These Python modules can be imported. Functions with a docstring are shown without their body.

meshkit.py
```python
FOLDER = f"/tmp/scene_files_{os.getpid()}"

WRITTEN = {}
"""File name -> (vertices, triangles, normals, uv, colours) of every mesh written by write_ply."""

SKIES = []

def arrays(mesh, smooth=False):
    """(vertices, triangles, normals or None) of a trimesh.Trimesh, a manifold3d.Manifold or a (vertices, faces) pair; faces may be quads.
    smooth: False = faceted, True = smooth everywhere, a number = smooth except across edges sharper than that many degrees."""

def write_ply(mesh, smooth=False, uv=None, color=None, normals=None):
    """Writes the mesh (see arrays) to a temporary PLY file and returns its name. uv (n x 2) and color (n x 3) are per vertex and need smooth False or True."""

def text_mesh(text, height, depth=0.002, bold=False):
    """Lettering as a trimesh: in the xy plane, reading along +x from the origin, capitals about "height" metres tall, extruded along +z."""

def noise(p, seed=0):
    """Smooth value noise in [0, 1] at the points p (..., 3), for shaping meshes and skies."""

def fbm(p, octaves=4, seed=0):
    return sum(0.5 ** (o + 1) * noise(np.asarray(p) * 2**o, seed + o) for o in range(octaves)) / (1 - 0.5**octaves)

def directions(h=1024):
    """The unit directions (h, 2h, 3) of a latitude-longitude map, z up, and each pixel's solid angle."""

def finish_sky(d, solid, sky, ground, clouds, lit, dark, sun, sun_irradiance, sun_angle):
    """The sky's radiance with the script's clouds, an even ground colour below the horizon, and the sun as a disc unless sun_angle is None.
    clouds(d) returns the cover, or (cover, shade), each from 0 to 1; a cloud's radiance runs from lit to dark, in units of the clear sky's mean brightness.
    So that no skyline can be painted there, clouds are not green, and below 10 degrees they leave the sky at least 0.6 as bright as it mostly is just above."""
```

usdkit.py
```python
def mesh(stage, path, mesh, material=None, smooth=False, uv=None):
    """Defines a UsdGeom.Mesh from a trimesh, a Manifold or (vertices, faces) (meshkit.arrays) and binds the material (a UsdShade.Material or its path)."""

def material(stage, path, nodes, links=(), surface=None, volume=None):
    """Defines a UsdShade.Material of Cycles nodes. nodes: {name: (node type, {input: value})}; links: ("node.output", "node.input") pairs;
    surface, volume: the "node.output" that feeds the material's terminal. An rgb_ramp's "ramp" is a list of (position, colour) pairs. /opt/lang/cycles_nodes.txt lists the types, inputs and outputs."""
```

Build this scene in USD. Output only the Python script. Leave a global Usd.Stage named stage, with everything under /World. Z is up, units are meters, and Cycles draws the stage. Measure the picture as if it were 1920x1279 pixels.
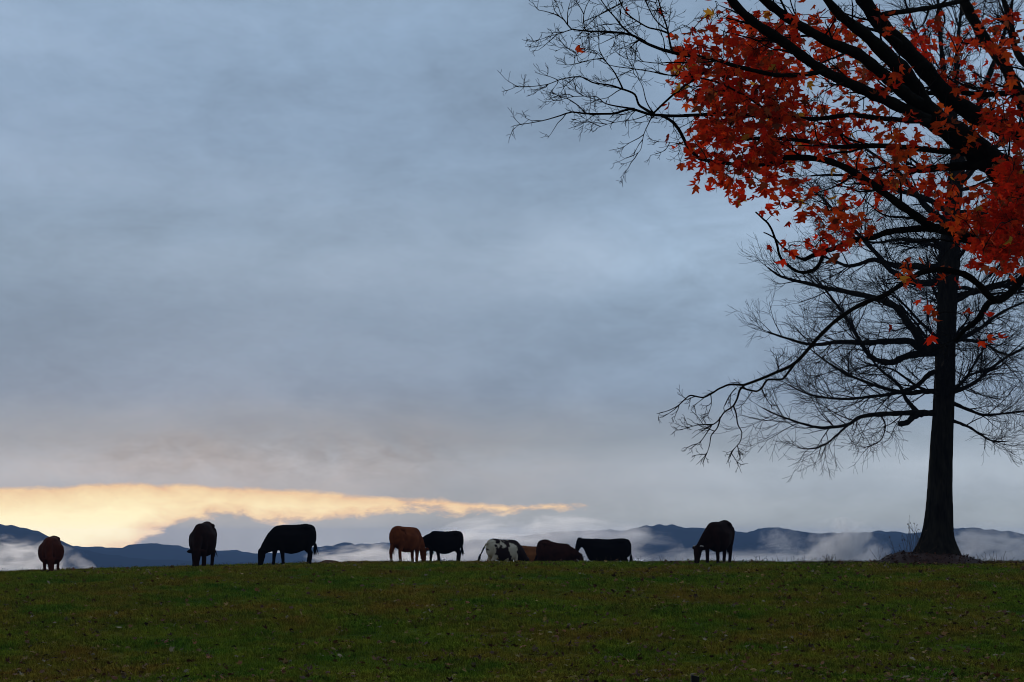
import math, random
import numpy as np, trimesh, manifold3d, usdkit, meshkit
from scipy.interpolate import PchipInterpolator
from pxr import Usd, UsdGeom, UsdLux, UsdShade, Gf, Sdf, Vt

stage = Usd.Stage.CreateInMemory()
UsdGeom.SetStageUpAxis(stage, 'Z'); UsdGeom.SetStageMetersPerUnit(stage, 1.0)
world = UsdGeom.Xform.Define(stage, '/World'); stage.SetDefaultPrim(world.GetPrim())

# ------------------------------------------------------------------ camera
FPX, CX, CY, HOR = 3600.0, 960.0, 639.5, 1010.0      # focal length and horizon row, in pixels of the photograph
EYE = np.array([0.0, 0.0, 2.0])
PITCH = math.atan((HOR - CY) / FPX)
cam = UsdGeom.Camera.Define(stage, '/World/camera')
cam.CreateHorizontalApertureAttr(36.0); cam.CreateVerticalApertureAttr(36.0 * 682 / 1024)
cam.CreateFocalLengthAttr(36.0 * FPX / 1920); cam.CreateClippingRangeAttr(Gf.Vec2f(0.1, 60000))
cam.AddTranslateOp().Set(Gf.Vec3d(*EYE)); cam.AddRotateXOp().Set(90 + math.degrees(PITCH))
cam.CreateExposureAttr(0.0)
FWD = np.array([0, math.cos(PITCH), math.sin(PITCH)]); UP = np.array([0, -math.sin(PITCH), math.cos(PITCH)]); RIGHT = np.array([1.0, 0, 0])

def ray(px, py):
    return FWD + (px - CX) / FPX * RIGHT + (CY - py) / FPX * UP

def at(px, py, Y):
    """the world point that stands Y metres ahead on the line of sight of a photograph pixel"""
    d = ray(px, py)
    return EYE + d * (Y / d[1])

def azel(px, py):
    d = ray(px, py); d = d / np.linalg.norm(d)
    return math.atan2(d[0], d[1]), math.asin(d[2])

# ------------------------------------------------------------------ sky and sun
SUN_AZ, SUN_EL = azel(250, 940)[0], math.radians(2.5)
STRENGTH = 0.1
def lin(c):
    c = np.asarray(c, float) / 255
    return np.where(c <= 0.04045, c / 12.92, ((c + 0.055) / 1.055) ** 2.4)
def sky_colour(c, k=1.0):
    return tuple(lin(c) / STRENGTH * k)

A0, A1 = -0.55, 0.45                                    # azimuth range of the open strip over the ridge
def edge_ramp(points, soft):
    xs, es = zip(*[azel(*p) for p in points])
    out = []
    for a in np.linspace(A0, A1, 120):
        e = np.interp(a, xs, es)
        out.append(((a - A0) / (A1 - A0), (e * 10 + 1, soft, 0)))
    return out
TOP = [(-900, 985), (-500, 960), (-150, 922), (0, 913), (60, 914), (110, 912), (180, 906), (230, 903), (290, 907), (350, 908), (450, 912), (540, 917), (620, 924), (700, 930), (780, 934), (830, 935), (870, 941), (930, 946), (990, 948), (1050, 944), (1098, 944), (1140, 950), (1500, 985)]
BOT = [(-900, 1000), (-500, 1010), (-150, 1040), (0, 1060), (150, 1060), (240, 1040), (275, 1005), (320, 992), (345, 975), (370, 968), (420, 964), (460, 966), (490, 976), (530, 981), (600, 976), (660, 972), (720, 962), (760, 955), (800, 956), (850, 962), (880, 963), (900, 957), (960, 960), (1010, 955), (1070, 953), (1100, 948), (1130, 940), (1200, 905), (1500, 900)]
base_stops = [(0.0, (180, 184, 184)), (1010 - 990, (176, 181, 182)), (1010 - 960, (168, 176, 182)), (1010 - 925, (163, 173, 184)), (1010 - 880, (172, 183, 196)), (1010 - 830, (154, 167, 182)),
              (1010 - 740, (137, 155, 178)), (1010 - 600, (136, 155, 178)), (1010 - 480, (142, 161, 183)), (1010 - 250, (139, 160, 186)), (1010 - 60, (143, 165, 192)), (1200, (144, 165, 190)), (2000, (145, 164, 188)), (6000, (138, 154, 176))]
def base_ramp():
    out = []
    for r, c in base_stops:
        e = math.atan(r / FPX) if r < 2500 else 1.5
        out.append((min(1, max(0, e / 1.6)), tuple(np.array(sky_colour(c)) * [0.985, 1.015, 1.012])))
    return out
dome = UsdLux.DomeLight.Define(stage, '/World/sky')
N, L = {}, []
def nd(name, kind, **inp):
    N[name] = (kind, inp); return name
def ln(a, b): L.append((a, b))
def mth(name, op, a, b=None, c=None, clamp=False):
    N[name] = ('math', {'math_type': op, 'use_clamp': clamp})
    for k, v in (('value1', a), ('value2', b), ('value3', c)):
        if v is None: continue
        if isinstance(v, str): ln(v, name + '.' + k)
        else: N[name][1][k] = float(v)
    return name + '.value'
nd('tc', 'texture_coordinate'); nd('xyz', 'separate_xyz'); ln('tc.generated', 'xyz.vector')
az = mth('az', 'arctan2', 'xyz.x', 'xyz.y')
el = mth('el', 'arcsine', 'xyz.z')
nd('map1', 'mapping', scale=(3.6, 3.6, 10.0), rotation=(0, 0.16, 0)); ln('tc.generated', 'map1.vector')
nd('n1', 'noise_texture', scale=1.0, detail=4.0, roughness=0.5, distortion=0.4); ln('map1.vector', 'n1.vector')
nd('map2', 'mapping', scale=(15, 15, 30.0), location=(3, 1, 2)); ln('tc.generated', 'map2.vector')
nd('n2', 'noise_texture', scale=1.0, detail=6.0, roughness=0.6, distortion=0.5); ln('map2.vector', 'n2.vector')
nd('map3', 'mapping', scale=(60, 60, 130.0), location=(7, 5, 1)); ln('tc.generated', 'map3.vector')
nd('n3', 'noise_texture', scale=1.0, detail=6.0, roughness=0.65, distortion=0.3); ln('map3.vector', 'n3.vector')
# cloud deck
efac = mth('efac', 'divide', el, 1.6, clamp=True)
nd('base', 'rgb_ramp', ramp=base_ramp()); ln(efac, 'base.fac')
k1 = mth('k1', 'multiply_add', 'n1.fac', 1.0, 0.475)
k2 = mth('k2', 'multiply_add', 'n2.fac', 0.42, -0.21)
k3 = mth('k3', 'multiply_add', 'n3.fac', 0.20, -0.10)
kk = mth('kk', 'add', mth('kk0', 'add', k1, k2), k3)
# the east, behind the viewer, is already darker than the west at this hour
def patch(nm, px, py, rx, ry):
    a = mth(nm + 'a', 'multiply', mth(nm + 'b', 'subtract', az, azel(px, py)[0]), FPX / rx); e = mth(nm + 'c', 'multiply', mth(nm + 'd', 'subtract', el, azel(px, py)[1]), FPX / ry)
    return mth(nm + 'g', 'exponent', mth(nm + 'h', 'multiply', mth(nm + 'i', 'add', mth(nm + 'j', 'multiply', a, a), mth(nm + 'k', 'multiply', e, e)), -0.5))
thin = mth('thin', 'multiply', patch('th', 1330, 500, 190, 110), mth('thn', 'multiply_add', 'n2.fac', 0.7, -0.12))      # the deck is thinner here
bank = mth('bank', 'multiply', patch('bk', 480, 860, 420, 42), mth('bkn', 'multiply_add', mth('bk2', 'add', 'n2.fac', 'n3.fac'), -0.85, 0.74))       # a heavier bank over the open strip
dim = mth('dim', 'multiply', patch('dm', 250, 610, 520, 60), mth('dmn', 'multiply_add', 'n2.fac', -0.45, 0.12))
kk = mth('kk1', 'add', kk, mth('kk2', 'add', mth('kk3', 'add', thin, dim), bank))
west = mth('west', 'multiply_add', mth('west0', 'add', 'xyz.y', 0.55, clamp=True), 0.50, 0.55)
west1 = mth('west1', 'minimum', west, 1.0)
kw = mth('kw', 'multiply', kk, west1)
nd('deck', 'vector_math', math_type='scale'); ln('base.color', 'deck.vector1'); ln(kw, 'deck.scale')
# clouds near the low sun are warm, and rosy where the deck is thin
wa = mth('wa', 'multiply', mth('wa0', 'subtract', az, azel(430, 850)[0]), 1 / 0.125)
we = mth('we', 'multiply', mth('we0', 'subtract', el, azel(420, 850)[1]), 1 / 0.022)
wr = mth('wr', 'multiply', mth('wr0', 'add', mth('wa2', 'multiply', wa, wa), mth('we2', 'multiply', we, we)), -0.5)
warm0 = mth('warm0', 'exponent', wr)
warm = mth('warm', 'multiply', warm0, mth('wn', 'multiply_add', 'n2.fac', 2.2, -0.3), clamp=True)
nd('deck2', 'mix_color', blend_type='multiply', b=(1.24, 1.02, 0.90), use_clamp=False); ln('deck.vector', 'deck2.a'); ln(warm, 'deck2.fac')
# faint rose patches higher up
rosy = mth('rosy', 'multiply', mth('ro1', 'subtract', 'n1.fac', 0.52, clamp=True), mth('ro2', 'multiply_add', 'n2.fac', 3.0, 0.0), clamp=True)
nd('deck3', 'mix_color', blend_type='multiply', b=(1.14, 0.98, 0.90), use_clamp=False); ln('deck2.result', 'deck3.a'); ln(rosy, 'deck3.fac')
# clear sky seen dimly through the deck
nd('clear', 'sky_texture', sky_type='single_scattering', sun_disc=False, sun_elevation=SUN_EL, sun_rotation=SUN_AZ)
nd('mixed', 'mix_color', fac=0.985, use_clamp=False); ln('clear.color', 'mixed.a'); ln('deck3.result', 'mixed.b')
# the gap in the cloud above the ridge
afac = mth('afac', 'divide', mth('af0', 'subtract', az, A0), A1 - A0, clamp=True)
nd('top', 'rgb_ramp', ramp=edge_ramp(TOP, 0)); ln(afac, 'top.fac'); nd('topx', 'separate_color'); ln('top.color', 'topx.color')
nd('bot', 'rgb_ramp', ramp=edge_ramp(BOT, 0)); ln(afac, 'bot.fac'); nd('botx', 'separate_color'); ln('bot.color', 'botx.color')
e10 = mth('e10', 'multiply_add', el, 10.0, 1.0)
w1 = mth('w1', 'multiply_add', 'n3.fac', 0.055, -0.0275)
w2 = mth('w2', 'multiply_add', 'n3.fac', 0.15, -0.075)
dt = mth('dt', 'add', mth('dt0', 'subtract', 'topx.r', e10), w1)
db = mth('db', 'add', mth('db0', 'subtract', e10, 'botx.r'), w2)
mt = mth('mt', 'divide', mth('mt0', 'add', dt, 0.006), 0.022, clamp=True)
mb = mth('mb', 'divide', mth('mb0', 'add', db, 0.012), 0.035, clamp=True)
gap = mth('gap', 'multiply', mt, mb)
nd('gapcol', 'rgb_ramp', ramp=[(0.0, sky_colour((246, 200, 158))), (0.16, sky_colour((250, 214, 168), 1.05)), (0.45, sky_colour((253, 226, 178), 1.12)), (1.0, sky_colour((255, 239, 192), 1.22))])
gf = mth('gf', 'divide', mth('gf0', 'minimum', dt, db), 0.16)
gf2 = mth('gf2', 'multiply_add', mth('gn', 'subtract', 'n3.fac', 0.46), 0.55, gf, clamp=True); ln(gf2, 'gapcol.fac')
gp = mth('gp', 'minimum', mth('gp0', 'divide', 22.0, mth('gp1', 'maximum', el, 0.001)), 4700.0)                        # the strip brightens towards the horizon
gb = mth('gb', 'exponent', mth('gb0', 'multiply_add', gp, 0.00012, -0.17))
nd('gapb', 'vector_math', math_type='scale'); ln('gapcol.color', 'gapb.vector1'); ln(gb, 'gapb.scale')
nd('all', 'mix_color', use_clamp=False); ln('mixed.result', 'all.a'); ln('gapb.vector', 'all.b'); ln(gap, 'all.fac')
nd('bg', 'background_shader', strength=STRENGTH); ln('all.result', 'bg.color')
sky_mat = usdkit.material(stage, '/World/Looks/sky', N, L, surface='bg.background')
UsdShade.MaterialBindingAPI.Apply(dome.GetPrim()).Bind(sky_mat)
dome.GetPrim().SetCustomDataByKey('kind', 'structure')
sun = UsdLux.DistantLight.Define(stage, '/World/sun')
sun.CreateNormalizeAttr(True); sun.CreateIntensityAttr(0.24); sun.CreateAngleAttr(14.0); sun.CreateColorAttr(Gf.Vec3f(1.0, 0.88, 0.76))
sun.AddRotateZOp().Set(-math.degrees(SUN_AZ)); sun.AddRotateXOp().Set(-(90 - math.degrees(SUN_EL)))

# ------------------------------------------------------------------ helpers
USED = {}
def numbered(parent, name):
    k = (str(parent), name); n = USED.get(k, 0); USED[k] = n + 1
    return name if n == 0 else f'{name}_{n:03d}'
def tag(o, label=None, cat=None, group=None, kind=None):
    p = o.GetPrim() if hasattr(o, 'GetPrim') else o
    for k, v in (('label', label), ('category', cat), ('group', group), ('kind', kind)):
        if v: p.SetCustomDataByKey(k, v)
    return p
def thing(name, label, cat, loc=(0, 0, 0), rz=0.0, group=None):
    x = UsdGeom.Xform.Define(stage, '/World/' + numbered('/World', name))
    x.AddTranslateOp().Set(Gf.Vec3d(*map(float, loc)))
    if rz: x.AddRotateZOp().Set(math.degrees(rz))
    tag(x, label, cat, group); return str(x.GetPath())
def obj(name, mesh, mat, parent='/World', smooth=False, tint=None, **tags):
    path = f'{parent}/{numbered(parent, name)}'
    m = usdkit.mesh(stage, path, mesh, mat, smooth=smooth)
    if tint is not None:
        pv = UsdGeom.PrimvarsAPI(m).CreatePrimvar('tint', Sdf.ValueTypeNames.Color3fArray, 'vertex')
        pv.Set(Vt.Vec3fArray.FromNumpy(np.asarray(tint, np.float32)))
    tag(m, **tags); return m

class Soup:
    def __init__(s): s.v, s.f, s.n, s.t = [], [], 0, []
    def add(s, v, f, tint=None):
        s.v.append(np.asarray(v, float)); s.f.append(np.asarray(f, int) + s.n); s.n += len(v)
        if tint is not None: s.t.append(np.broadcast_to(tint, (len(v), 3)))
    def mesh(s): return np.vstack(s.v), np.vstack(s.f)
    def tints(s): return np.vstack(s.t)

def tube(P, R, sides=5, close=True):
    P = np.asarray(P, float); R = np.broadcast_to(np.asarray(R, float), (len(P),))
    T = np.gradient(P, axis=0); T /= np.linalg.norm(T, axis=1, keepdims=True) + 1e-12
    ref = np.array([0.0, 0, 1]) if abs(T[0, 2]) < 0.85 else np.array([0.0, 1, 0])
    u = np.cross(T[0], ref); u /= np.linalg.norm(u) + 1e-12
    V = []; ang = np.arange(sides) * 2 * math.pi / sides
    for i in range(len(P)):
        u = u - T[i] * u.dot(T[i]); u /= np.linalg.norm(u) + 1e-12
        w = np.cross(T[i], u)
        V.append(P[i] + R[i] * (np.cos(ang)[:, None] * u + np.sin(ang)[:, None] * w))
    V = np.vstack(V); n = len(P)
    i, j = np.meshgrid(np.arange(n - 1), np.arange(sides), indexing='ij')
    a = (i * sides + j).ravel(); b = (i * sides + (j + 1) % sides).ravel()
    F = np.vstack([np.stack([a, b, b + sides], 1), np.stack([a, b + sides, a + sides], 1)])
    if close:
        V = np.vstack([V, P[:1], P[-1:]]); c0, c1 = len(V) - 2, len(V) - 1
        k = np.arange(sides); l = (n - 1) * sides
        F = np.vstack([F, np.stack([np.full(sides, c0), (k + 1) % sides, k], 1), np.stack([np.full(sides, c1), l + k, l + (k + 1) % sides], 1)])
    return V, F

def smooth_path(P, n):
    P = np.asarray(P, float)
    s = np.r_[0, np.cumsum(np.linalg.norm(np.diff(P[:, :3], axis=0), axis=1))]
    keep = np.r_[True, np.diff(s) > 1e-6]; s, P = s[keep], P[keep]
    return PchipInterpolator(s, P)(np.linspace(0, s[-1], n))

# ------------------------------------------------------------------ materials
def mat_noise(name, c1, c2, scale, rough=0.9, bump=0.0, bscale=None, dist=0.02, stretch=(1, 1, 1), spec=0.2):
    n = {'g': ('geometry', {}), 'm': ('mapping', {'scale': stretch}), 'n': ('noise_texture', {'scale': scale, 'detail': 5.0, 'roughness': 0.65}),
         'r': ('rgb_ramp', {'ramp': [(0.3, c1), (0.7, c2)]}), 'p': ('principled_bsdf', {'roughness': rough, 'specular_ior_level': spec})}
    l = [('g.position', 'm.vector'), ('m.vector', 'n.vector'), ('n.fac', 'r.fac'), ('r.color', 'p.base_color')]
    if bump:
        n['n2'] = ('noise_texture', {'scale': bscale or scale * 4, 'detail': 5.0, 'roughness': 0.7}); n['b'] = ('bump', {'strength': bump, 'distance': dist})
        l += [('m.vector', 'n2.vector'), ('n2.fac', 'b.height'), ('b.normal', 'p.normal')]
    return usdkit.material(stage, '/World/Looks/' + name, n, l, surface='p.BSDF')
M = {}
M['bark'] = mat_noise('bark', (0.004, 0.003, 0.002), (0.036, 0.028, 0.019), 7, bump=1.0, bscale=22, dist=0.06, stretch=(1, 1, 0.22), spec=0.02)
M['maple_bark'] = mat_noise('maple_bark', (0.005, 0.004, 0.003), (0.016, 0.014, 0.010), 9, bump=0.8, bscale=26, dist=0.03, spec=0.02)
M['twig'] = mat_noise('twig', (0.008, 0.006, 0.005), (0.02, 0.015, 0.012), 3, spec=0.02)
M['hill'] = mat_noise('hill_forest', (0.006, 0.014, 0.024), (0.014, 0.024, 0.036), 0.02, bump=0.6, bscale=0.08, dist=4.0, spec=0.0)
M['earth'] = mat_noise('earth', (0.05, 0.018, 0.01), (0.11, 0.045, 0.024), 3, bump=0.8, bscale=12, dist=0.05, spec=0.05)
M['litter'] = mat_noise('litter', (0.028, 0.012, 0.007), (0.07, 0.032, 0.018), 5, bump=0.9, bscale=16, dist=0.06, spec=0.05)
M['drygrass'] = mat_noise('dry_grass', (0.05, 0.028, 0.016), (0.13, 0.08, 0.045), 4, spec=0.1)
M['post'] = mat_noise('post_wood', (0.012, 0.010, 0.008), (0.03, 0.026, 0.02), 14, bump=0.6, stretch=(1, 1, 0.15), spec=0.1)
M['stub'] = mat_noise('stub_wood', (0.12, 0.09, 0.06), (0.22, 0.17, 0.12), 14, bump=0.5, spec=0.1)

GRASS_A, GRASS_B, GRASS_C = (0.054, 0.108, 0.005), (0.138, 0.150, 0.008), (0.200, 0.102, 0.013)
def grass_mat(name, k=1.0, bump=0.0):
    n = {'g': ('geometry', {}), 'n1': ('noise_texture', {'scale': 0.55, 'detail': 6.0, 'roughness': 0.68}), 'n2': ('noise_texture', {'scale': 0.33, 'detail': 6.0, 'roughness': 0.68}),
         'm2': ('mapping', {'location': (13, 7, 3), 'scale': (1, 0.7, 1)}), 'r1': ('rgb_ramp', {'ramp': [(0.36, tuple(np.array(GRASS_A) * k)), (0.62, tuple(np.array(GRASS_B) * k))]}),
         'r2': ('rgb_ramp', {'ramp': [(0.44, (0, 0, 0)), (0.66, (0.88, 0.88, 0.88))]}), 'mx': ('mix_color', {'b': tuple(np.array(GRASS_C) * k)}), 'sx': ('separate_color', {}),
         'n4': ('noise_texture', {'scale': 3.2, 'detail': 6.0, 'roughness': 0.75}), 'k4': ('math', {'math_type': 'multiply_add', 'value2': 2.6, 'value3': -0.3}), 'v': ('vector_math', {'math_type': 'scale'}),
         'p': ('principled_bsdf', {'roughness': 0.95, 'specular_ior_level': 0.02})}
    l = [('g.position', 'n1.vector'), ('g.position', 'm2.vector'), ('m2.vector', 'n2.vector'), ('n1.fac', 'r1.fac'), ('n2.fac', 'r2.fac'), ('r2.color', 'sx.color'), ('sx.r', 'mx.fac'),
         ('r1.color', 'mx.a'), ('g.position', 'n4.vector'), ('n4.fac', 'k4.value1'), ('mx.result', 'v.vector1'), ('k4.value', 'v.scale'), ('v.vector', 'p.base_color')]
    if bump:
        n['n3'] = ('noise_texture', {'scale': 14.0, 'detail': 4.0}); n['b'] = ('bump', {'strength': bump, 'distance': 0.06}); l += [('g.position', 'n3.vector'), ('n3.fac', 'b.height'), ('b.normal', 'p.normal')]
    return usdkit.material(stage, '/World/Looks/' + name, n, l, surface='p.BSDF')
M['ground'] = grass_mat('ground', 0.8, 0.8)
M['grass'] = grass_mat('grass_blades', 1.45)

def tint_mat(name, trans=0.0, mul=1.0, rough=0.7):
    n = {'a': ('attribute', {'attribute': 'tint'}), 'p': ('principled_bsdf', {'roughness': rough, 'specular_ior_level': 0.15})}
    l = [('a.color', 'p.base_color')]; out = 'p.BSDF'
    if trans:
        n['s'] = ('vector_math', {'math_type': 'scale', 'scale': mul}); n['t'] = ('translucent_bsdf', {}); n['x'] = ('mix_closure', {'fac': trans})
        l += [('a.color', 's.vector1'), ('s.vector', 't.color'), ('p.BSDF', 'x.closure1'), ('t.BSDF', 'x.closure2')]; out = 'x.closure'
    return usdkit.material(stage, '/World/Looks/' + name, n, l, surface=out)
M['leaf'] = tint_mat('maple_leaf', 0.65, 1.4)
M['fallen'] = tint_mat('fallen_leaf')

# ------------------------------------------------------------------ ground
H = PchipInterpolator([-400, 0, 12, 20, 33, 45, 55, 60, 66, 71, 76, 100, 150, 300, 600, 1500, 12000], [8.0, 1.75, 2.05, 2.45, 2.45, 1.64, 1.03, 0.86, 0.84, 1.03, 1.40, 5, 17, 52, 85, 100, 104])
DX = PchipInterpolator([-8000, -60, -40, -16.5, -10.5, -6.2, -4, 8, 30, 60, 8000], [-3, -3, -1.3, -0.30, -0.15, -0.03, 0, 0, 0, -0.6, -0.6])
def ground(x, y):
    x, y = np.asarray(x, float), np.asarray(y, float)
    P = np.stack([x, y, np.zeros_like(x)], -1)
    bump = (meshkit.fbm(P / 6.0, 4, 3) - 0.5) * 0.09 + (meshkit.fbm(P / 0.8, 2, 5) - 0.5) * 0.035
    far = (meshkit.fbm(P / 300.0, 3, 9) - 0.5) * 14 * np.clip((y - 300) / 600, 0, 1)
    return EYE[2] - H(y) + DX(x) * np.clip(y / 60, 0, 1.3) + bump * np.clip((500 - y) / 300, 0, 1) + far
def ground1(x, y): return float(ground(np.array([x]), np.array([y]))[0])
gx = np.r_[-7600, -5000, -3000, -1800, -1000, -600, -350, -200, -120, -80, -55, np.arange(-40, 40.1, 0.4), 55, 80, 120, 200, 350, 600, 1000, 1800, 3000, 5000, 7600]
gy = np.r_[-390, -200, -100, -50, -25, -12, np.arange(0, 28, 2.0), np.arange(28, 84, 0.35), 86, 90, 95, 102, 112, 125, 145, 175, 220, 290, 400, 550, 800, 1200, 1800, 2600, 3600, 4600]
X, Y = np.meshgrid(gx, gy, indexing='ij'); Z = ground(X, Y)
def grid_faces(nx, ny):
    i, j = np.meshgrid(np.arange(nx - 1), np.arange(ny - 1), indexing='ij'); a = (i * ny + j).ravel()
    return np.vstack([np.stack([a, a + ny, a + ny + 1], 1), np.stack([a, a + ny + 1, a + 1], 1)])
obj('meadow', (np.stack([X, Y, Z], -1).reshape(-1, 3), grid_faces(len(gx), len(gy))), M['ground'], smooth=True, kind='structure')

# ------------------------------------------------------------------ far hills
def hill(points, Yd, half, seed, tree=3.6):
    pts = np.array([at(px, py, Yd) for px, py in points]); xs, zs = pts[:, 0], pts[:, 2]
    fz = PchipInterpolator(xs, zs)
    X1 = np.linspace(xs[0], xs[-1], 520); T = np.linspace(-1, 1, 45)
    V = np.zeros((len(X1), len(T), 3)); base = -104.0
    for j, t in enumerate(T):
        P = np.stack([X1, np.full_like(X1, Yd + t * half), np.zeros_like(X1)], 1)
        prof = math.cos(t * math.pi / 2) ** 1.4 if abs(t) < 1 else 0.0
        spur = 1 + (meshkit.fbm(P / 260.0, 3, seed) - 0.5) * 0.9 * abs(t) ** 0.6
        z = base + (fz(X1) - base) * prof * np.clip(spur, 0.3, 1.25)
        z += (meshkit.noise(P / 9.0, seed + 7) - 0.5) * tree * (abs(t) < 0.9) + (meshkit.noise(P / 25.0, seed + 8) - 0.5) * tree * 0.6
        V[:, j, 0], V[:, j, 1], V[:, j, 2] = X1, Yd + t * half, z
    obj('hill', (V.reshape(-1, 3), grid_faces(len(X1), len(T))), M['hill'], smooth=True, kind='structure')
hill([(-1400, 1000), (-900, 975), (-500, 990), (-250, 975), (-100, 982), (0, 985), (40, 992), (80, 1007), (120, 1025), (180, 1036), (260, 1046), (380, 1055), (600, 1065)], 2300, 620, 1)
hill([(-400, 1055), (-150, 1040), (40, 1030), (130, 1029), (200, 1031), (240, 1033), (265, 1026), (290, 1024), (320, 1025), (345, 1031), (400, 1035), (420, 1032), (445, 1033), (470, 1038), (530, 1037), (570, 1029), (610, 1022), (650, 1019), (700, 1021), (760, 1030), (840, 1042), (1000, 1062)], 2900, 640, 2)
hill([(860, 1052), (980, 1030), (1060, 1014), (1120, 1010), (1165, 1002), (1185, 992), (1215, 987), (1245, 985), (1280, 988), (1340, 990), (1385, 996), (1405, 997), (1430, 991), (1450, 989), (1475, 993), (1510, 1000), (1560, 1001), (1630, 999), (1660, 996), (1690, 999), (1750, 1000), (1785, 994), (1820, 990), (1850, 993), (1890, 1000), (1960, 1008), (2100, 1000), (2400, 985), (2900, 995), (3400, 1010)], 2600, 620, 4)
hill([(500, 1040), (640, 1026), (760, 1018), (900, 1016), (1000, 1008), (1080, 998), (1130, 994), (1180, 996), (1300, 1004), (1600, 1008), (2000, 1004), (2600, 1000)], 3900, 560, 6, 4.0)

# ------------------------------------------------------------------ air: haze and valley mist
def box_mesh(lo, hi):
    b = trimesh.creation.box(np.array(hi) - np.array(lo)); b.apply_translation((np.array(hi) + np.array(lo)) / 2); return b
haze = usdkit.material(stage, '/World/Looks/haze', {'v': ('principled_volume', {'color': (0.36, 0.58, 1.0), 'density': 0.000135, 'anisotropy': 0.25})}, [], volume='v.volume')
obj('haze', box_mesh((-7700, -400, -125), (7700, 4700, 24)), haze, kind='stuff')
def mist(px, py, rx, ry, Yd, dens, seed, depth=1.0, scale=1.0, label=None):
    c = at(px, py, Yd); sx, sz = rx * Yd / FPX, ry * Yd / FPX; sy = sx * depth
    rad = np.array([sx, sy, sz])
    s = trimesh.creation.icosphere(3, 1.0)
    v = s.vertices * (0.85 + 0.3 * meshkit.fbm(s.vertices * 1.7 + 9, 3, seed))[:, None]
    n = {'g': ('geometry', {}), 'm': ('mapping', {'location': tuple(-c / rad), 'scale': tuple(1 / rad)}), 'd': ('vector_math', {'math_type': 'length'}),
         'ns': ('noise_texture', {'scale': 1.9 * scale, 'detail': 5.0, 'roughness': 0.62, 'distortion': 1.2}), 'm2': ('mapping', {'location': (seed * 3.1, 0, 0)}),
         'a': ('math', {'math_type': 'multiply_add', 'value2': 3.6, 'value3': -1.95}), 'f': ('math', {'math_type': 'subtract', 'value1': 0.95}), 'h': ('math', {'math_type': 'add', 'use_clamp': True}),
         'k': ('math', {'math_type': 'multiply', 'value2': dens}), 'v': ('principled_volume', {'color': (0.94, 0.95, 0.97), 'anisotropy': 0.76})}
    l = [('g.position', 'm.vector'), ('m.vector', 'd.vector1'), ('m.vector', 'm2.vector'), ('m2.vector', 'ns.vector'), ('ns.fac', 'a.value1'), ('d.value', 'f.value2'), ('f.value', 'h.value1'), ('a.value', 'h.value2'),
         ('h.value', 'k.value1'), ('k.value', 'v.density')]
    mm = usdkit.material(stage, f'/World/Looks/mist_{seed}', n, l, volume='v.volume')
    obj('mist', (v * rad + c, s.faces), mm, label=label, cat='mist', kind='stuff')
mist(5, 1075, 170, 75, 1300, 0.06, 1, label='bright white fog bank at the foot of the dark left hill')
mist(700, 1050, 140, 34, 1500, 0.03, 2, label='thin streak of mist left of the reddish cow')
mist(1015, 1042, 270, 82, 1900, 0.028, 3, label='wide pale mist bank behind the spotted cow, hiding the hills')
mist(1585, 1058, 95, 92, 1100, 0.11, 4, label='white plume of mist rising left of the bare tree')
mist(1860, 1060, 130, 85, 1100, 0.065, 5, label='white mist right of the bare tree trunk')
mist(1400, 1080, 240, 60, 1400, 0.04, 6, label='low mist along the valley behind the right-hand grazing cow')
mist(1468, 1018, 50, 34, 2000, 0.022, 7, label='faint wisp of mist climbing the right-hand hill')

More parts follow.
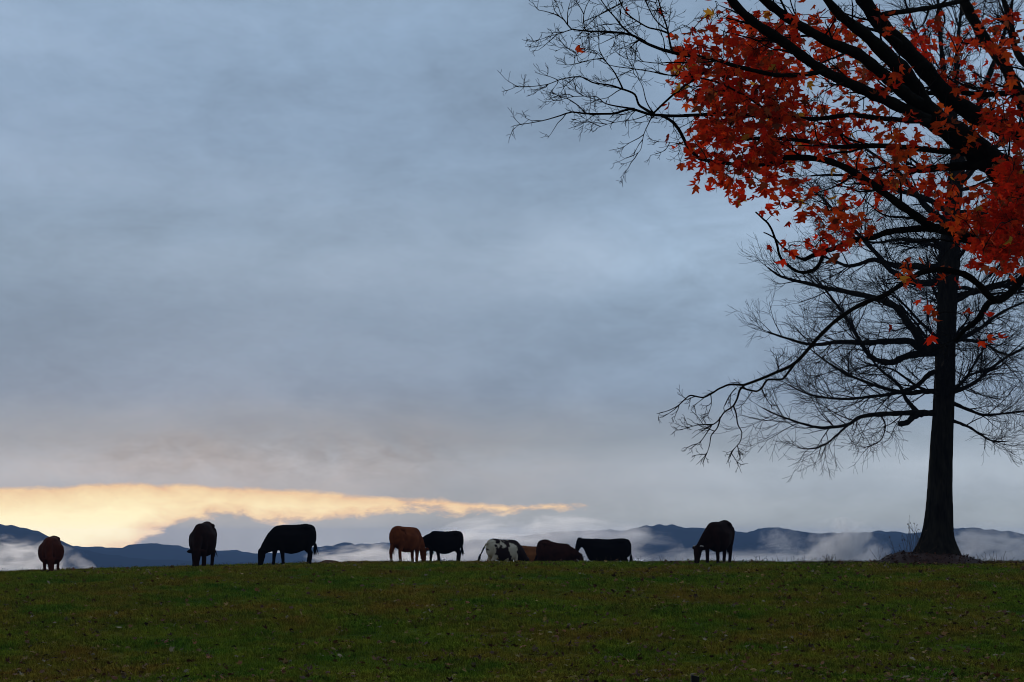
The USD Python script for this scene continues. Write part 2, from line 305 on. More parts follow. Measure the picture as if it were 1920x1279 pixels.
# ------------------------------------------------------------------ grass and fallen leaves
rng = np.random.default_rng(11)
def tuft(seed, n=26, h=(0.03, 0.10), spread=0.12):
    r = np.random.default_rng(seed); s = Soup()
    for _ in range(n):
        a, q = r.uniform(0, 6.28), spread * math.sqrt(r.uniform()); b = np.array([q * math.cos(a), q * math.sin(a), -0.01])
        th = r.uniform(0, 6.28); d = np.array([math.cos(th), math.sin(th), 0]); w = np.array([-d[1], d[0], 0]) * r.uniform(0.004, 0.008); hh = r.uniform(*h); le = r.uniform(0.2, 0.9)
        m = b + d * hh * le * 0.35 + [0, 0, hh * 0.7]; t = b + d * hh * le + [0, 0, hh * (1.0 - 0.25 * le)]
        s.add([b - w, b + w, m + w * 0.7, m - w * 0.7, t], [[0, 1, 2], [0, 2, 3], [3, 2, 4]])
    return s.mesh()
pi = UsdGeom.PointInstancer.Define(stage, '/World/grass')
tag(pi, 'short grazed autumn grass covering the whole meadow', 'grass', kind='stuff')
for k in range(4): usdkit.mesh(stage, f'/World/grass/tuft_{k:03d}', tuft(40 + k), M['grass'])
pi.CreatePrototypesRel().SetTargets([Sdf.Path(f'/World/grass/tuft_{k:03d}') for k in range(4)])
ys = []
while len(ys) < 60000:
    y = rng.uniform(30, 79, 20000); w = 0.29 * y + 1.5; keep = rng.uniform(0, 1, 20000) < w / 25 * np.clip((90 - y) / 50, 0.35, 1)
    ys += list(y[keep])
ys = np.array(ys[:60000]); xs = rng.uniform(-1, 1, len(ys)) * (0.285 * ys + 1.5); zs = ground(xs, ys)
pi.CreatePositionsAttr(Vt.Vec3fArray.FromNumpy(np.stack([xs, ys, zs], 1).astype(np.float32)))
pi.CreateProtoIndicesAttr(Vt.IntArray.FromNumpy(rng.integers(0, 4, len(ys)).astype(np.int32)))
ang = rng.uniform(0, 2 * math.pi, len(ys))
pi.CreateOrientationsAttr(Vt.QuathArray([Gf.Quath(float(math.cos(a / 2)), 0, 0, float(math.sin(a / 2))) for a in ang]))
sc = (0.35 + 1.3 * meshkit.fbm(np.stack([xs, ys, 0 * xs], 1) / 1.1, 4, 21)) * rng.uniform(0.6, 1.5, len(xs))
sc *= np.where(ys > 59, 1.05, 1.0)
pi.CreateScalesAttr(Vt.Vec3fArray.FromNumpy(np.stack([sc, sc, sc], 1).astype(np.float32)))

HALF = [(0.16, 0.0), (0.50, 0.10), (0.36, 0.26), (0.62, 0.60), (0.40, 0.56), (0.20, 0.52), (0.17, 0.78)]
OUT = np.array([(0, -0.02)] + HALF + [(0, 1.0)] + [(-x, y) for x, y in HALF[::-1]])
def leaf_shape(size, curl, fold):
    p = np.vstack([[0, 0.36], OUT]) * size
    z = -curl * (p[:, 0] ** 2 + (p[:, 1] - 0.36 * size) ** 2) / size + fold * np.abs(p[:, 0])
    v = np.column_stack([p, z]); n = len(OUT)
    f = [[0, 1 + i, 1 + (i + 1) % n] for i in range(n)]
    w, ln_ = 0.012 * size, 0.55 * size                                  # the stalk
    v = np.vstack([v, [[-w, 0, 0], [w, 0, 0], [w, -ln_, 0.15 * size], [-w, -ln_, 0.15 * size]]]); k = n + 1
    f += [[k, k + 1, k + 2], [k, k + 2, k + 3]]
    return v, np.array(f)
def rot(axis, a):
    return trimesh.transformations.rotation_matrix(a, axis)[:3, :3]
s = Soup()
FC = [(0.20, 0.075, 0.022), (0.15, 0.05, 0.02), (0.26, 0.15, 0.04), (0.11, 0.04, 0.02), (0.09, 0.04, 0.02), (0.24, 0.18, 0.10), (0.24, 0.16, 0.03), (0.22, 0.10, 0.025), (0.16, 0.08, 0.03)]
n = 0
while n < 6400:
    y = rng.uniform(30, 72); x = rng.uniform(-1, 1) * (0.28 * y + 1)
    if n > 5400: x, y = rng.normal(14.5, 3.2), rng.normal(62.5, 1.8)
    dens = 0.25 + 0.55 * np.clip((48 - y) / 16, 0, 1) + 0.35 * np.clip((x + 2) / 10, 0, 1)
    dens *= 0.35 + 1.3 * float(meshkit.fbm(np.array([[x, y, 0]]) / 2.5, 3, 33)[0])
    if n <= 5400 and rng.uniform() > dens: continue
    v, f = leaf_shape(rng.uniform(0.06, 0.13), rng.uniform(-0.6, 1.0), rng.uniform(-0.2, 0.5))
    R = rot([0, 0, 1], rng.uniform(0, 6.28)) @ rot([1, 0, 0], rng.normal(0, 0.45)) @ rot([0, 1, 0], rng.normal(0, 0.45))
    s.add(v @ R.T + [x, y, ground1(x, y) + rng.uniform(0.04, 0.10)], f, np.array(FC[rng.integers(len(FC))] if n <= 5400 else FC[1 + 2 * (n % 2)]) * rng.uniform(0.5, 1.25)); n += 1
obj('fallen_leaves', s.mesh(), M['fallen'], tint=s.tints(), label='yellow and brown fallen leaves scattered over the meadow grass', cat='fallen leaves', kind='stuff')

# ------------------------------------------------------------------ cattle
def hull(*balls):
    pts = []
    for c, r in balls:
        sp = trimesh.creation.icosphere(1, 1.0).vertices * np.asarray(r) + np.asarray(c); pts.append(sp)
    return manifold3d.Manifold.hull_points(np.vstack(pts))
def chain(pts):
    return [hull(pts[i], pts[i + 1]) for i in range(len(pts) - 1)]
def coat(name, c1, c2, scale=3.0):
    return mat_noise(name, c1, c2, scale, rough=0.95, bump=0.25, bscale=60, dist=0.01, spec=0.04)
def patches(v):
    """white and dark brown patches of the spotted cow, in its own frame"""
    w = np.full(len(v), -9.0)
    for c, r in (((-0.86, 0, 1.15), 0.26), ((-0.80, 0, 0.62), 0.34), ((-0.62, 0, 0.45), 0.22), ((0.30, -0.2, 0.92), 0.26), ((0.42, -0.2, 0.62), 0.2), ((0.12, 0, 1.36), 0.09), ((-0.16, -0.25, 1.30), 0.08), ((-0.3, 0.2, 1.0), 0.3), ((1.2, 0, 0.3), 0.12), ((0.0, -0.1, 0.40), 0.16)):
        w = np.maximum(w, 1 - np.linalg.norm((v - c) * [1, 0.5, 1], axis=1) / r)
    w = w + (meshkit.fbm(v * 5.5, 3, 5) - 0.5) * 1.5
    k = np.clip(w / 0.08, 0, 1)[:, None]
    return np.array([0.020, 0.008, 0.006]) * (1 - k) + np.array([0.52, 0.43, 0.32]) * k
M['black'] = coat('coat_black', (0.003, 0.0024, 0.0024), (0.008, 0.005, 0.004))
M['dark'] = coat('coat_dark_brown', (0.008, 0.003, 0.002), (0.026, 0.008, 0.005))
M['brown'] = coat('coat_brown', (0.035, 0.008, 0.004), (0.085, 0.018, 0.008))
M['brown_dark'] = coat('coat_deep_brown', (0.014, 0.004, 0.003), (0.046, 0.013, 0.007))
M['red'] = coat('coat_red', (0.095, 0.020, 0.006), (0.20, 0.050, 0.013))
M['orange'] = coat('coat_orange', (0.14, 0.045, 0.015), (0.22, 0.075, 0.025))
M['spotted'] = tint_mat('coat_spotted', rough=0.95)
M['hoof'] = mat_noise('hoof', (0.02, 0.016, 0.013), (0.05, 0.04, 0.03), 20)
M['pale_hair'] = mat_noise('pale_hair', (0.35, 0.30, 0.26), (0.5, 0.45, 0.4), 20)
M['eye'] = mat_noise('eye', (0.005, 0.004, 0.004), (0.008, 0.007, 0.006), 5, rough=0.15, spec=0.5)

def cow(label, px, py, heading, coatmat, size=1.0, head='graze', headyaw=0.0, steps=(0.0, 0.0, 0.0, 0.0), tail=0.0, tailout=0.0, belly=1.0, Yd=None, pale_ears=False, socks=False, lie=0.0, hump=0.0, seed=0, pitch=0.0):
    """px, py: pixel of the ground point under the middle of the body."""
    if Yd is None:                                                      # where the line of sight meets the meadow
        ts = np.linspace(40, 70, 1200); pts = EYE + ray(px, py) * (ts / ray(px, py)[1])[:, None]
        below = np.nonzero(pts[:, 2] <= ground(pts[:, 0], pts[:, 1]))[0]
        Yd = ts[below[0]] if len(below) else 63.0
    x = at(px, py, Yd)[0]
    S = np.array([0.90, 1.0, 1.0]) * size; Rp = rot([0, 1, 0], pitch).T
    t = thing('cow', label, 'cow', (x, Yd, ground1(x, Yd) + 0.015 - lie), heading, 'cattle grazing along the crest of the meadow')
    parts = []
    # trunk: rings of a rounded cross-section, narrow at the withers, broad at the belly
    st = [(-0.94, 1.20, 0.80, 0.11), (-0.90, 1.31, 0.70, 0.20), (-0.78, 1.355, 0.65, 0.255), (-0.60, 1.38, 0.61, 0.28), (-0.44, 1.37, 0.575, 0.285), (-0.22, 1.35, 0.53, 0.32), (0.02, 1.34, 0.505, 0.345),
          (0.24, 1.345, 0.52, 0.335), (0.42, 1.355, 0.545, 0.295), (0.56, 1.365, 0.575, 0.255), (0.70, 1.335, 0.63, 0.215), (0.82, 1.24, 0.74, 0.165), (0.90, 1.12, 0.86, 0.09)]
    st = [(a, b, c - 0.10 * math.exp(-((a + 0.0) / 0.55) ** 2) - 0.02, w) for a, b, c, w in st]
    if head == 'graze': st = [(a, b - 0.045 * math.exp(-((a - 0.66) / 0.28) ** 2), c, w) for a, b, c, w in st]
    if hump: st = [(a, b + hump * math.exp(-((a + 0.5) / 0.25) ** 2), c, w) for a, b, c, w in st]
    n = 20; V = []
    for sx_, zt, zb, w in st:
        w = w * (1 + (belly - 1) * math.exp(-((sx_ - 0.05) / 0.4) ** 2)); zb = zb - (belly - 1) * 0.25 * math.exp(-((sx_ - 0.05) / 0.4) ** 2)
        for k in range(n):
            a = 2 * math.pi * k / n; ca, sa = math.cos(a), math.sin(a)
            yy = w * np.sign(ca) * abs(ca) ** 0.85 * (0.80 if sa > 0.5 else 1.0) ; zz = (zt + zb) / 2 + (zt - zb) / 2 * np.sign(sa) * abs(sa) ** 0.92 - 0.04 * (zt - zb) * ca * ca
            V.append((sx_, yy, zz))
    V = np.array(V); m = len(st); F = []
    for i in range(m - 1):
        for k in range(n):
            a, b = i * n + k, i * n + (k + 1) % n; F += [[a, b + n, b], [a, a + n, b + n]]
    V = np.vstack([V, V[:n].mean(0), V[-n:].mean(0)]); c0, c1 = len(V) - 2, len(V) - 1
    for k in range(n): F += [[c0, k, (k + 1) % n], [c1, (m - 1) * n + (k + 1) % n, (m - 1) * n + k]]
    tm = trimesh.Trimesh(V, F, process=False)
    if tm.volume < 0: tm.invert()
    parts.append(manifold3d.Manifold(manifold3d.Mesh(np.asarray(tm.vertices, np.float32), np.asarray(tm.faces, np.uint32))))
    hooves = []
    for i, sy in enumerate((1, -1)):
        q = steps[i]                                                      # fore leg
        K = [((0.56, sy * 0.16, 0.86), (0.17, 0.10, 0.20)), ((0.55 + q * 0.35, sy * 0.165, 0.60), (0.115, 0.092, 0.13)), ((0.56 + q * 0.75, sy * 0.155, 0.37), (0.072, 0.064, 0.075)), ((0.555 + q, sy * 0.15, 0.14), (0.056, 0.053, 0.06)), ((0.57 + q, sy * 0.15, 0.075), (0.060, 0.058, 0.045))]
        parts += chain(K); hooves.append(hull(((0.585 + q, sy * 0.15, 0.055), (0.05, 0.05, 0.02)), ((0.60 + q, sy * 0.15, 0.012), (0.068, 0.058, 0.012))))
        q = steps[2 + i]                                                  # hind leg
        K = [((-0.70, sy * 0.15, 1.0), (0.19, 0.13, 0.24)), ((-0.60 + q * 0.2, sy * 0.185, 0.76), (0.18, 0.105, 0.17)), ((-0.68 + q * 0.6, sy * 0.165, 0.56), (0.115, 0.078, 0.12)), ((-0.79 + q * 0.9, sy * 0.155, 0.44), (0.075, 0.062, 0.085)), ((-0.755 + q, sy * 0.15, 0.16), (0.056, 0.053, 0.06)), ((-0.735 + q, sy * 0.15, 0.08), (0.060, 0.058, 0.045))]
        parts += chain(K); hooves.append(hull(((-0.72 + q, sy * 0.15, 0.055), (0.05, 0.05, 0.02)), ((-0.70 + q, sy * 0.15, 0.012), (0.068, 0.058, 0.012))))
    for sy in (1, -1): parts += [hull(((-0.44, sy * 0.19, 1.25), 0.075), ((-0.60, sy * 0.16, 1.26), 0.06)), hull(((-0.86, sy * 0.09, 1.18), 0.065), ((-0.72, sy * 0.12, 1.24), 0.07))]
    parts.append(hull(((-0.42, 0, 0.60), (0.16, 0.13, 0.12)), ((-0.30, 0, 0.62), (0.12, 0.10, 0.08))))   # udder
    # neck and head; the head swings by headyaw round the withers
    if head == 'graze':
        N_ = [((0.62, 0, 0.98), (0.26, 0.19, 0.33)), ((0.88, 0, 0.82), (0.20, 0.145, 0.27)), ((1.08, 0, 0.60), (0.155, 0.12, 0.20)), ((1.15, 0, 0.47), (0.115, 0.115, 0.12))]
        hb, hd = np.array([1.17, 0, 0.47]), np.array([0.20, 0, -0.98])
    elif head == 'low':
        N_ = [((0.60, 0, 1.02), (0.25, 0.18, 0.31)), ((0.90, 0, 0.98), (0.20, 0.135, 0.25)), ((1.12, 0, 0.92), (0.15, 0.11, 0.18)), ((1.20, 0, 0.90), (0.11, 0.11, 0.12))]
        hb, hd = np.array([1.21, 0, 0.90]), np.array([0.62, 0, -0.78])
    else:
        N_ = [((0.62, 0, 1.04), (0.24, 0.18, 0.31)), ((0.88, 0, 1.10), (0.19, 0.135, 0.25)), ((1.10, 0, 1.20), (0.15, 0.11, 0.17)), ((1.20, 0, 1.25), (0.11, 0.11, 0.11))]
        hb, hd = np.array([1.22, 0, 1.27]), np.array([0.45, 0, -0.89])
    hd = hd / np.linalg.norm(hd); hu = np.cross(hd, [0, 1, 0]); hu = hu if hu[0] * 0 + hu[2] > -2 else hu
    hu = np.array([hd[2] * -1, 0, hd[0]])                                  # towards the forehead
    hp = lambda a, b, c=0.0: hb + hd * a + hu * b + np.array([0, c, 0])
    hc = [(hp(0.0, 0.02), 0.12), (hp(0.12, 0.0), (0.12, 0.118, 0.12)), (hp(0.26, -0.015), (0.10, 0.09, 0.10)), (hp(0.38, -0.02), (0.085, 0.078, 0.085)), (hp(0.44, -0.025), (0.075, 0.082, 0.07))]
    Rz = rot([0, 0, 1], headyaw); piv = np.array([0.55, 0, 0])
    swing = lambda p, k=1.0: (rot([0, 0, 1], headyaw * k) @ (np.asarray(p, float) - piv)) + piv
    parts += chain([(swing(c, (i + 1) / len(N_)), r) for i, (c, r) in enumerate(N_)])
    parts += chain([(swing(c), np.asarray(r) * 1.12) for c, r in hc])
    parts.append(hull(((0.74, 0, 0.62), (0.14, 0.11, 0.13)), (swing(np.array(N_[1][0]) - [0.02, 0, 0.20], 0.5), (0.10, 0.07, 0.09)), (swing(np.array(N_[2][0]) - [0.04, 0, 0.10], 0.75), (0.07, 0.06, 0.08))))   # brisket and dewlap
    parts.append(hull((swing(hp(0.10, -0.06)), 0.085), (swing(hp(0.36, -0.07)), 0.045)))               # jaw
    for sy in (1, -1):                                                      # ears
        parts.append(hull((swing(hp(-0.02, 0.03, sy * 0.09)), 0.028), (swing(hp(-0.04, 0.02, sy * 0.17)), (0.04, 0.06, 0.07)), (swing(hp(-0.03, 0.0, sy * 0.26)), (0.025, 0.028, 0.03))))
    # tail
    TL = [np.array([-0.89, 0, 1.24]), np.array([-0.95 - tailout * 0.4, tail * 0.2, 1.12]), np.array([-0.95 - tailout, tail * 0.7, 0.88]), np.array([-0.94 - tailout * 1.5, tail, 0.66])]
    parts += chain([(TL[0], 0.05), (TL[1], 0.036), (TL[2], 0.026), (TL[3], 0.024)])
    body = manifold3d.Manifold.batch_boolean(parts, manifold3d.OpType.Add).refine_to_length(0.05)
    mm = body.to_mesh(); tmb = trimesh.Trimesh(mm.vert_properties[:, :3], mm.tri_verts, process=True)
    trimesh.smoothing.filter_taubin(tmb, lamb=0.5, nu=0.52, iterations=7)
    obj('body', (tmb.vertices * S @ Rp, tmb.faces), M[coatmat], t, smooth=True, tint=patches(tmb.vertices) if coatmat == 'spotted' else None)
    sw = Soup(); r = np.random.default_rng(seed)
    for _ in range(22):                                                     # the switch of the tail
        p0 = TL[3] + r.normal(0, 0.016, 3); d = np.array([-tailout * 0.6 + r.normal(0, 0.05), r.normal(0, 0.05) + tail * 0.3, -r.uniform(0.25, 0.36)])
        sw.add(*tube([p0 + [0, 0, 0.06], p0 + d * 0.5 + r.normal(0, 0.015, 3), p0 + d], [0.010, 0.013, 0.002], 4))
    obj('tail_switch', (sw.mesh()[0] * S @ Rp, sw.mesh()[1]), M['black' if coatmat in ('spotted',) else coatmat], t)
    for h in hooves:
        v, f, _ = meshkit.arrays(h); obj('hoof', (v * S @ Rp, f), M['hoof'], t, smooth=40)
    for sy in (1, -1):
        e = trimesh.creation.icosphere(1, 0.02); v = e.vertices + swing(hp(0.13, 0.045, sy * 0.083)); obj('eye', (v * S @ Rp, e.faces), M['eye'], t, smooth=True)
    if pale_ears:
        for sy in (1, -1):
            h = hull((swing(hp(-0.085, 0.035, sy * 0.15)), (0.02, 0.035, 0.03)), (swing(hp(-0.085, 0.01, sy * 0.22)), (0.02, 0.025, 0.025))); v, f, _ = meshkit.arrays(h)
            o = obj('ear_hair', (v * S @ Rp, f), M['pale_hair'], t, smooth=True)
    if socks:
        for q, sy in ((steps[2], 1), (steps[3], -1), (steps[0], 1)):
            fx = -0.755 if sy and q is not steps[0] else 0.555
            v, f = tube([(fx + q, sy * 0.15, 0.09), (fx + q - 0.005, sy * 0.15, 0.15), (fx + q - 0.01, sy * 0.15, 0.20)], [0.053, 0.050, 0.049], 10)
            obj('leg_marking', (v * S @ Rp, f), M['pale_hair'], t, smooth=True, label='pale lower leg')
R_ = math.radians
cow('rust brown cow facing the viewer, head down, leftmost, below the dark left hill', 95, 1071, R_(274), 'brown', 0.87, headyaw=R_(16), belly=1.42, steps=(0.02, -0.05, 0, 0), seed=1)
cow('tall dark brown cow facing the viewer, grazing, against the yellow sky', 380, 1063, R_(266), 'dark', 1.09, headyaw=R_(5), belly=1.2, steps=(0.05, -0.03, 0.1, -0.22), tail=0.12, hump=0.03, seed=2)
cow('black cow grazing in left profile, right of the tall dark brown cow', 547, 1060, R_(217), 'black', 1.0, headyaw=R_(-10), steps=(-0.10, 0.10, 0.16, -0.12), tail=0.05, seed=3)
cow('reddish cow seen from its rear quarter, grazing beside a black cow', 762, 1056, R_(56), 'red', 0.92, headyaw=R_(2), steps=(0.08, -0.08, -0.06, 0.12), Yd=66.0, socks=True, seed=4)
cow('black cow with its head against the shoulder of the reddish cow', 834, 1056, R_(213), 'black', 0.83, head='low', headyaw=R_(-8), steps=(-0.14, 0.12, 0.16, -0.14), Yd=67.5, seed=5)
cow('cow with white and dark brown patches, tail swung out to the left', 945, 1056, R_(36), 'spotted', 0.91, headyaw=R_(-20), Yd=74.5, tailout=0.2, tail=0.15, seed=6)
cow('orange brown cow half hidden between the spotted cow and the dark humped one', 1000, 1056, R_(335), 'orange', 0.98, Yd=78.5, seed=7)
cow('dark brown cow with high hips, neck stretched right towards the black cow', 1036, 1056, R_(332), 'brown_dark', 0.92, head='low', headyaw=R_(20), Yd=76.0, hump=0.05, pitch=R_(7), seed=8)
cow('black cow in left profile with hanging tail, at the right end of the middle group', 1141, 1056, R_(186), 'black', 1.02, head='up', headyaw=R_(2), Yd=76.0, tailout=0.02, seed=9)
cow('dark brown cow with pale ears grazing alone, left of the bare tree', 1348, 1058, R_(240), 'dark', 1.02, headyaw=R_(-26), belly=1.1, steps=(-0.1, 0.06, 0.16, -0.10), pale_ears=True, hump=0.03, tail=-0.03, seed=10)

# ------------------------------------------------------------------ mounds, weeds, post
def mound(name, label, cat, px0, px1, top, Yd, depth, mat, seed, sink=0.25, leaves=0):
    c = at((px0 + px1) / 2, top, Yd); rx = (px1 - px0) / 2 * Yd / FPX; gz = ground1(c[0], Yd); hz = c[2] - gz
    nx, ny = 40, 24; V = []
    for i in range(nx):
        for j in range(ny):
            u, w = -1 + 2 * i / (nx - 1), -1 + 2 * j / (ny - 1); q = math.hypot(u, w)
            x, y = c[0] + u * rx, Yd + w * depth
            k = max(0.0, 1 - q * q) ** 0.9 * (0.75 + 0.5 * float(meshkit.fbm(np.array([[x * 1.6, y * 1.6, seed]]), 3, seed)[0]))
            V.append((x, y, ground1(x, y) - 0.06 + (hz + 0.06) * k))
    V = np.array(V)
    if not leaves: return obj(name, (V, grid_faces(nx, ny)), mat, smooth=True, label=label, cat=cat)
    s = Soup(); r = np.random.default_rng(seed); s.add(V, grid_faces(nx, ny), np.array([0.040, 0.014, 0.008]))
    for p in V[r.integers(0, len(V), leaves)]:
        v, f = leaf_shape(r.uniform(0.05, 0.09), r.uniform(-0.6, 1.0), r.uniform(-0.2, 0.5))
        R = rot([0, 0, 1], r.uniform(0, 6.28)) @ rot([1, 0, 0], r.normal(0, 0.6)) @ rot([0, 1, 0], r.normal(0, 0.6))
        s.add(v @ R.T + p + [r.normal(0, 0.06), r.normal(0, 0.06), 0.012], f, np.array(FC[r.choice([1, 3, 4])]) * r.uniform(0.2, 0.7))
    return obj(name, s.mesh(), M['fallen'], tint=s.tints(), label=label, cat=cat)
mound('earth_mound', 'low mound of red-brown earth behind the black grazing cow', 'mound', 583, 655, 1050, 68.0, 1.2, M['earth'], 3)

# ------------------------------------------------------------------ trees
class Tree:
    def __init__(s, path, bark): s.path, s.bark, s.nodes, s.rad = path, bark, [], []
    def limb(s, pts, name='limb', sides=9, n=None, wob=0.0, seed=0):
        """pts: rows x, y, z, radius"""
        P = smooth_path(pts, n or max(8, 4 * len(pts)))
        if wob:
            r = np.random.default_rng(seed); k = np.cumsum(r.normal(0, 1, (len(P), 3)), 0); k -= np.linspace(0, 1, len(P))[:, None] * k[-1]
            P[:, :3] += k * wob * P[:, 3:4] * 0.25
        P[:, 3] *= 1 + 0.10 * np.sin(np.arange(len(P)) * 2.1 + seed) * (P[:, 3] > 0.02)
        obj(name, tube(P[:, :3], P[:, 3], sides), s.bark, s.path, smooth=True)
        s.nodes.append(P[:, :3]); s.rad.append(P[:, 3]); return P
    def allnodes(s): return np.vstack(s.nodes), np.concatenate(s.rad)

def grow(soup, rg, p, d, Ln, r, level, cfg):
    seg = cfg['seg'][level]; n = max(3, int(Ln / seg)); P = [p]; d = d / np.linalg.norm(d); q = p; dirs = [d]
    for i in range(n):
        d = d + rg.normal(0, cfg['wander'][level], 3) + np.array([0, 0, cfg['up'][level]]) * (i / n) ; d /= np.linalg.norm(d)
        q = q + d * (Ln / n); P.append(q); dirs.append(d)
    P = np.array(P); R = r * (1 - 0.75 * np.linspace(0, 1, len(P))) ; R = np.maximum(R, cfg['rmin'])
    soup.add(*tube(P, R, 4 if level < 2 else 3, close=False))
    if level + 1 < cfg['levels']:
        m = rg.poisson(cfg['kids'][level] * min(1.6, Ln / cfg['len'][level])) + 1
        side = rg.choice([-1, 1])
        for k in range(m):
            t = rg.uniform(0.12, 0.97); i = min(len(P) - 2, int(t * (len(P) - 1))); f = t * (len(P) - 1) - i
            pp = P[i] + (P[i + 1] - P[i]) * f; dd = dirs[i + 1]
            ax = rg.normal(0, 1, 3); ax -= dd * ax.dot(dd); ax /= np.linalg.norm(ax)
            a = R_(rg.uniform(*cfg['angle'])); nd_ = dd * math.cos(a) + ax * math.sin(a)
            grow(soup, rg, pp, nd_, cfg['len'][level + 1] * rg.uniform(0.45, 1.25) * (1 - 0.45 * t), max(R[i] * 0.6, cfg['rmin']), level + 1, cfg)

# --- the bare tree on the crest
BY = 62.5; K = BY / FPX
bt0 = at(1762, 1052, BY); base_z = ground1(bt0[0], BY)
bt = thing('bare_tree', 'large leafless tree with thick dark trunk on the crest at right', 'tree', (0, 0, 0))
T1 = Tree(bt, M['bark'])
rows = [(1072, 1762, 62), (1058, 1761, 57), (1045, 1760, 46), (1030, 1760, 38), (1010, 1760, 30), (985, 1761, 26), (950, 1762, 23.5), (900, 1763, 21.5), (840, 1765, 20.5), (780, 1768, 19.5), (720, 1771, 19.5), (660, 1773, 19), (600, 1775, 18.5), (540, 1777, 19), (500, 1779, 21), (450, 1782, 18), (400, 1785, 15), (350, 1791, 14), (300, 1797, 13)]
def tube_flare(P, R, sides, seed):
    V, F = tube(P, R, sides)
    c = np.repeat(P, sides, 0); ang = np.tile(np.arange(sides) * 2 * math.pi / sides, len(P)); h = np.repeat(P[:, 2] - P[0, 2], sides)
    k = 1 + (0.23 * np.cos(5 * ang + seed) + 0.08 * np.cos(3 * ang + 1.7)) * np.exp(-h / 0.7) + 0.05 * np.cos(4 * ang + h * 0.5) + 0.03 * np.cos(9 * ang + h * 1.3)
    if sides > 40: k += 0.085 * (meshkit.fbm(np.stack([np.cos(ang) * 7, np.sin(ang) * 7, h * 1.6], 1), 4, 3) - 0.5)
    V[:len(c)] = c + (V[:len(c)] - c) * k[:, None]
    return V, F
P = np.array([np.r_[at(px, py, BY), w * K] for py, px, w in rows]); P = smooth_path(P, 260)
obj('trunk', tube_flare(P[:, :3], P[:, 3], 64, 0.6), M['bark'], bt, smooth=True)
trunkP = P
def tp(z):
    return np.array([np.interp(z, trunkP[:, 2], trunkP[:, k]) for k in range(3)])
soup1 = Soup(); rg = np.random.default_rng(5)
def blimb(pts, dy, w0, w1, seed):
    """pts in photograph pixels at the tree's distance; dy is how far the limb reaches away from (or towards) the viewer"""
    n = len(pts); out = []
    for i, (px, py) in enumerate(pts):
        t = i / (n - 1); p = at(px, py, BY + dy * t); out.append(np.r_[p, (w0 + (w1 - w0) * t ** 0.8) * K])
    return T1.limb(np.array(out), sides=8, wob=0.5, seed=seed)
traced = [
    ([(1772, 660), (1745, 652), (1712, 614), (1680, 574), (1650, 561), (1600, 549), (1560, 542), (1510, 530), (1470, 520), (1440, 502)], -1.2, 11, 1.6),
    ([(1775, 664), (1745, 663), (1710, 668), (1672, 683), (1640, 676), (1612, 640), (1590, 600), (1560, 560), (1530, 520)], 1.5, 9, 1.5),
    ([(1772, 650), (1735, 655), (1707, 640), (1660, 641), (1610, 645), (1575, 643), (1530, 648), (1480, 636), (1440, 622)], 0.6, 9, 1.5),
    ([(1770, 780), (1748, 774), (1720, 773), (1690, 776), (1650, 778), (1615, 784), (1590, 797), (1545, 803), (1510, 796), (1470, 783), (1430, 765)], -0.8, 7, 1.2),
    ([(1735, 775), (1712, 783), (1700, 792), (1686, 795)], -0.5, 6.5, 5.0),
    ([(1722, 774), (1700, 750), (1688, 725), (1660, 700), (1640, 680), (1628, 655)], 1.0, 5, 1.6),
    ([(1772, 735), (1745, 732), (1700, 736), (1660, 728), (1610, 712), (1560, 686), (1520, 655)], -1.8, 6, 1.3),
    ([(1772, 690), (1745, 700), (1715, 725), (1680, 735), (1640, 742), (1590, 748), (1530, 742), (1480, 722)], 1.8, 6, 1.3),
    ([(1590, 797), (1570, 815), (1545, 835), (1515, 842), (1495, 838)], -0.6, 2.4, 0.9),
    ([(1650, 778), (1660, 800), (1655, 820), (1625, 838)], 0.5, 1.8, 0.8),
    ([(1785, 735), (1820, 722), (1860, 690), (1900, 664), (1945, 640)], 0.8, 5, 1.5),
    ([(1785, 755), (1815, 768), (1850, 778), (1890, 774), (1935, 768)], -0.8, 4, 1.2),
    ([(1783, 788), (1815, 800), (1840, 815), (1860, 826), (1885, 828)], 0.6, 3.4, 1.0),
    ([(1788, 640), (1830, 620), (1880, 585), (1940, 560)], 1.5, 6, 1.5),
    ([(1780, 505), (1735, 500), (1690, 500), (1640, 488), (1595, 500), (1560, 488), (1520, 470)], 1.5, 8, 1.4),
    ([(1780, 490), (1750, 450), (1745, 452), (1690, 448), (1640, 455), (1590, 440)], -1.0, 6, 1.4),
    ([(1780, 520), (1730, 530), (1680, 510), (1640, 470), (1600, 430), (1560, 390), (1520, 350)], 1.0, 8, 1.5),
    ([(1790, 430), (1740, 390), (1690, 330), (1640, 290), (1590, 260)], 1.2, 8, 1.5),
    ([(1788, 400), (1720, 370), (1650, 350), (1580, 330), (1520, 330)], -1.2, 7, 1.4),
    ([(1797, 310), (1775, 200), (1765, 110), (1760, 30), (1752, -60)], 0.4, 9, 2),
    ([(1797, 310), (1790, 210), (1793, 120), (1800, 40), (1815, -70)], -0.5, 8, 2),
    ([(1797, 310), (1830, 220), (1860, 130), (1890, 40), (1910, -60)], 0.6, 9, 2),
    ([(1792, 350), (1850, 290), (1910, 240), (1980, 190)], -0.8, 8, 2),
    ([(1775, 180), (1740, 110), (1715, 50), (1690, -20)], 0.8, 5, 1.5),
    ([(1785, 420), (1840, 400), (1900, 380), (1970, 340)], 1.0, 8, 2),
    ([(1782, 560), (1840, 545), (1900, 530), (1980, 500)], -1.2, 7, 2),
]
cfg1 = dict(seg=[0.18, 0.14, 0.10, 0.08], wander=[0.095, 0.11, 0.13, 0.1], up=[0.08, 0.12, 0.14, 0.14], kids=[6.5, 4.8, 3], levels=3, len=[2.0, 1.15, 0.6, 0.3], angle=(18, 56), rmin=0.0044)
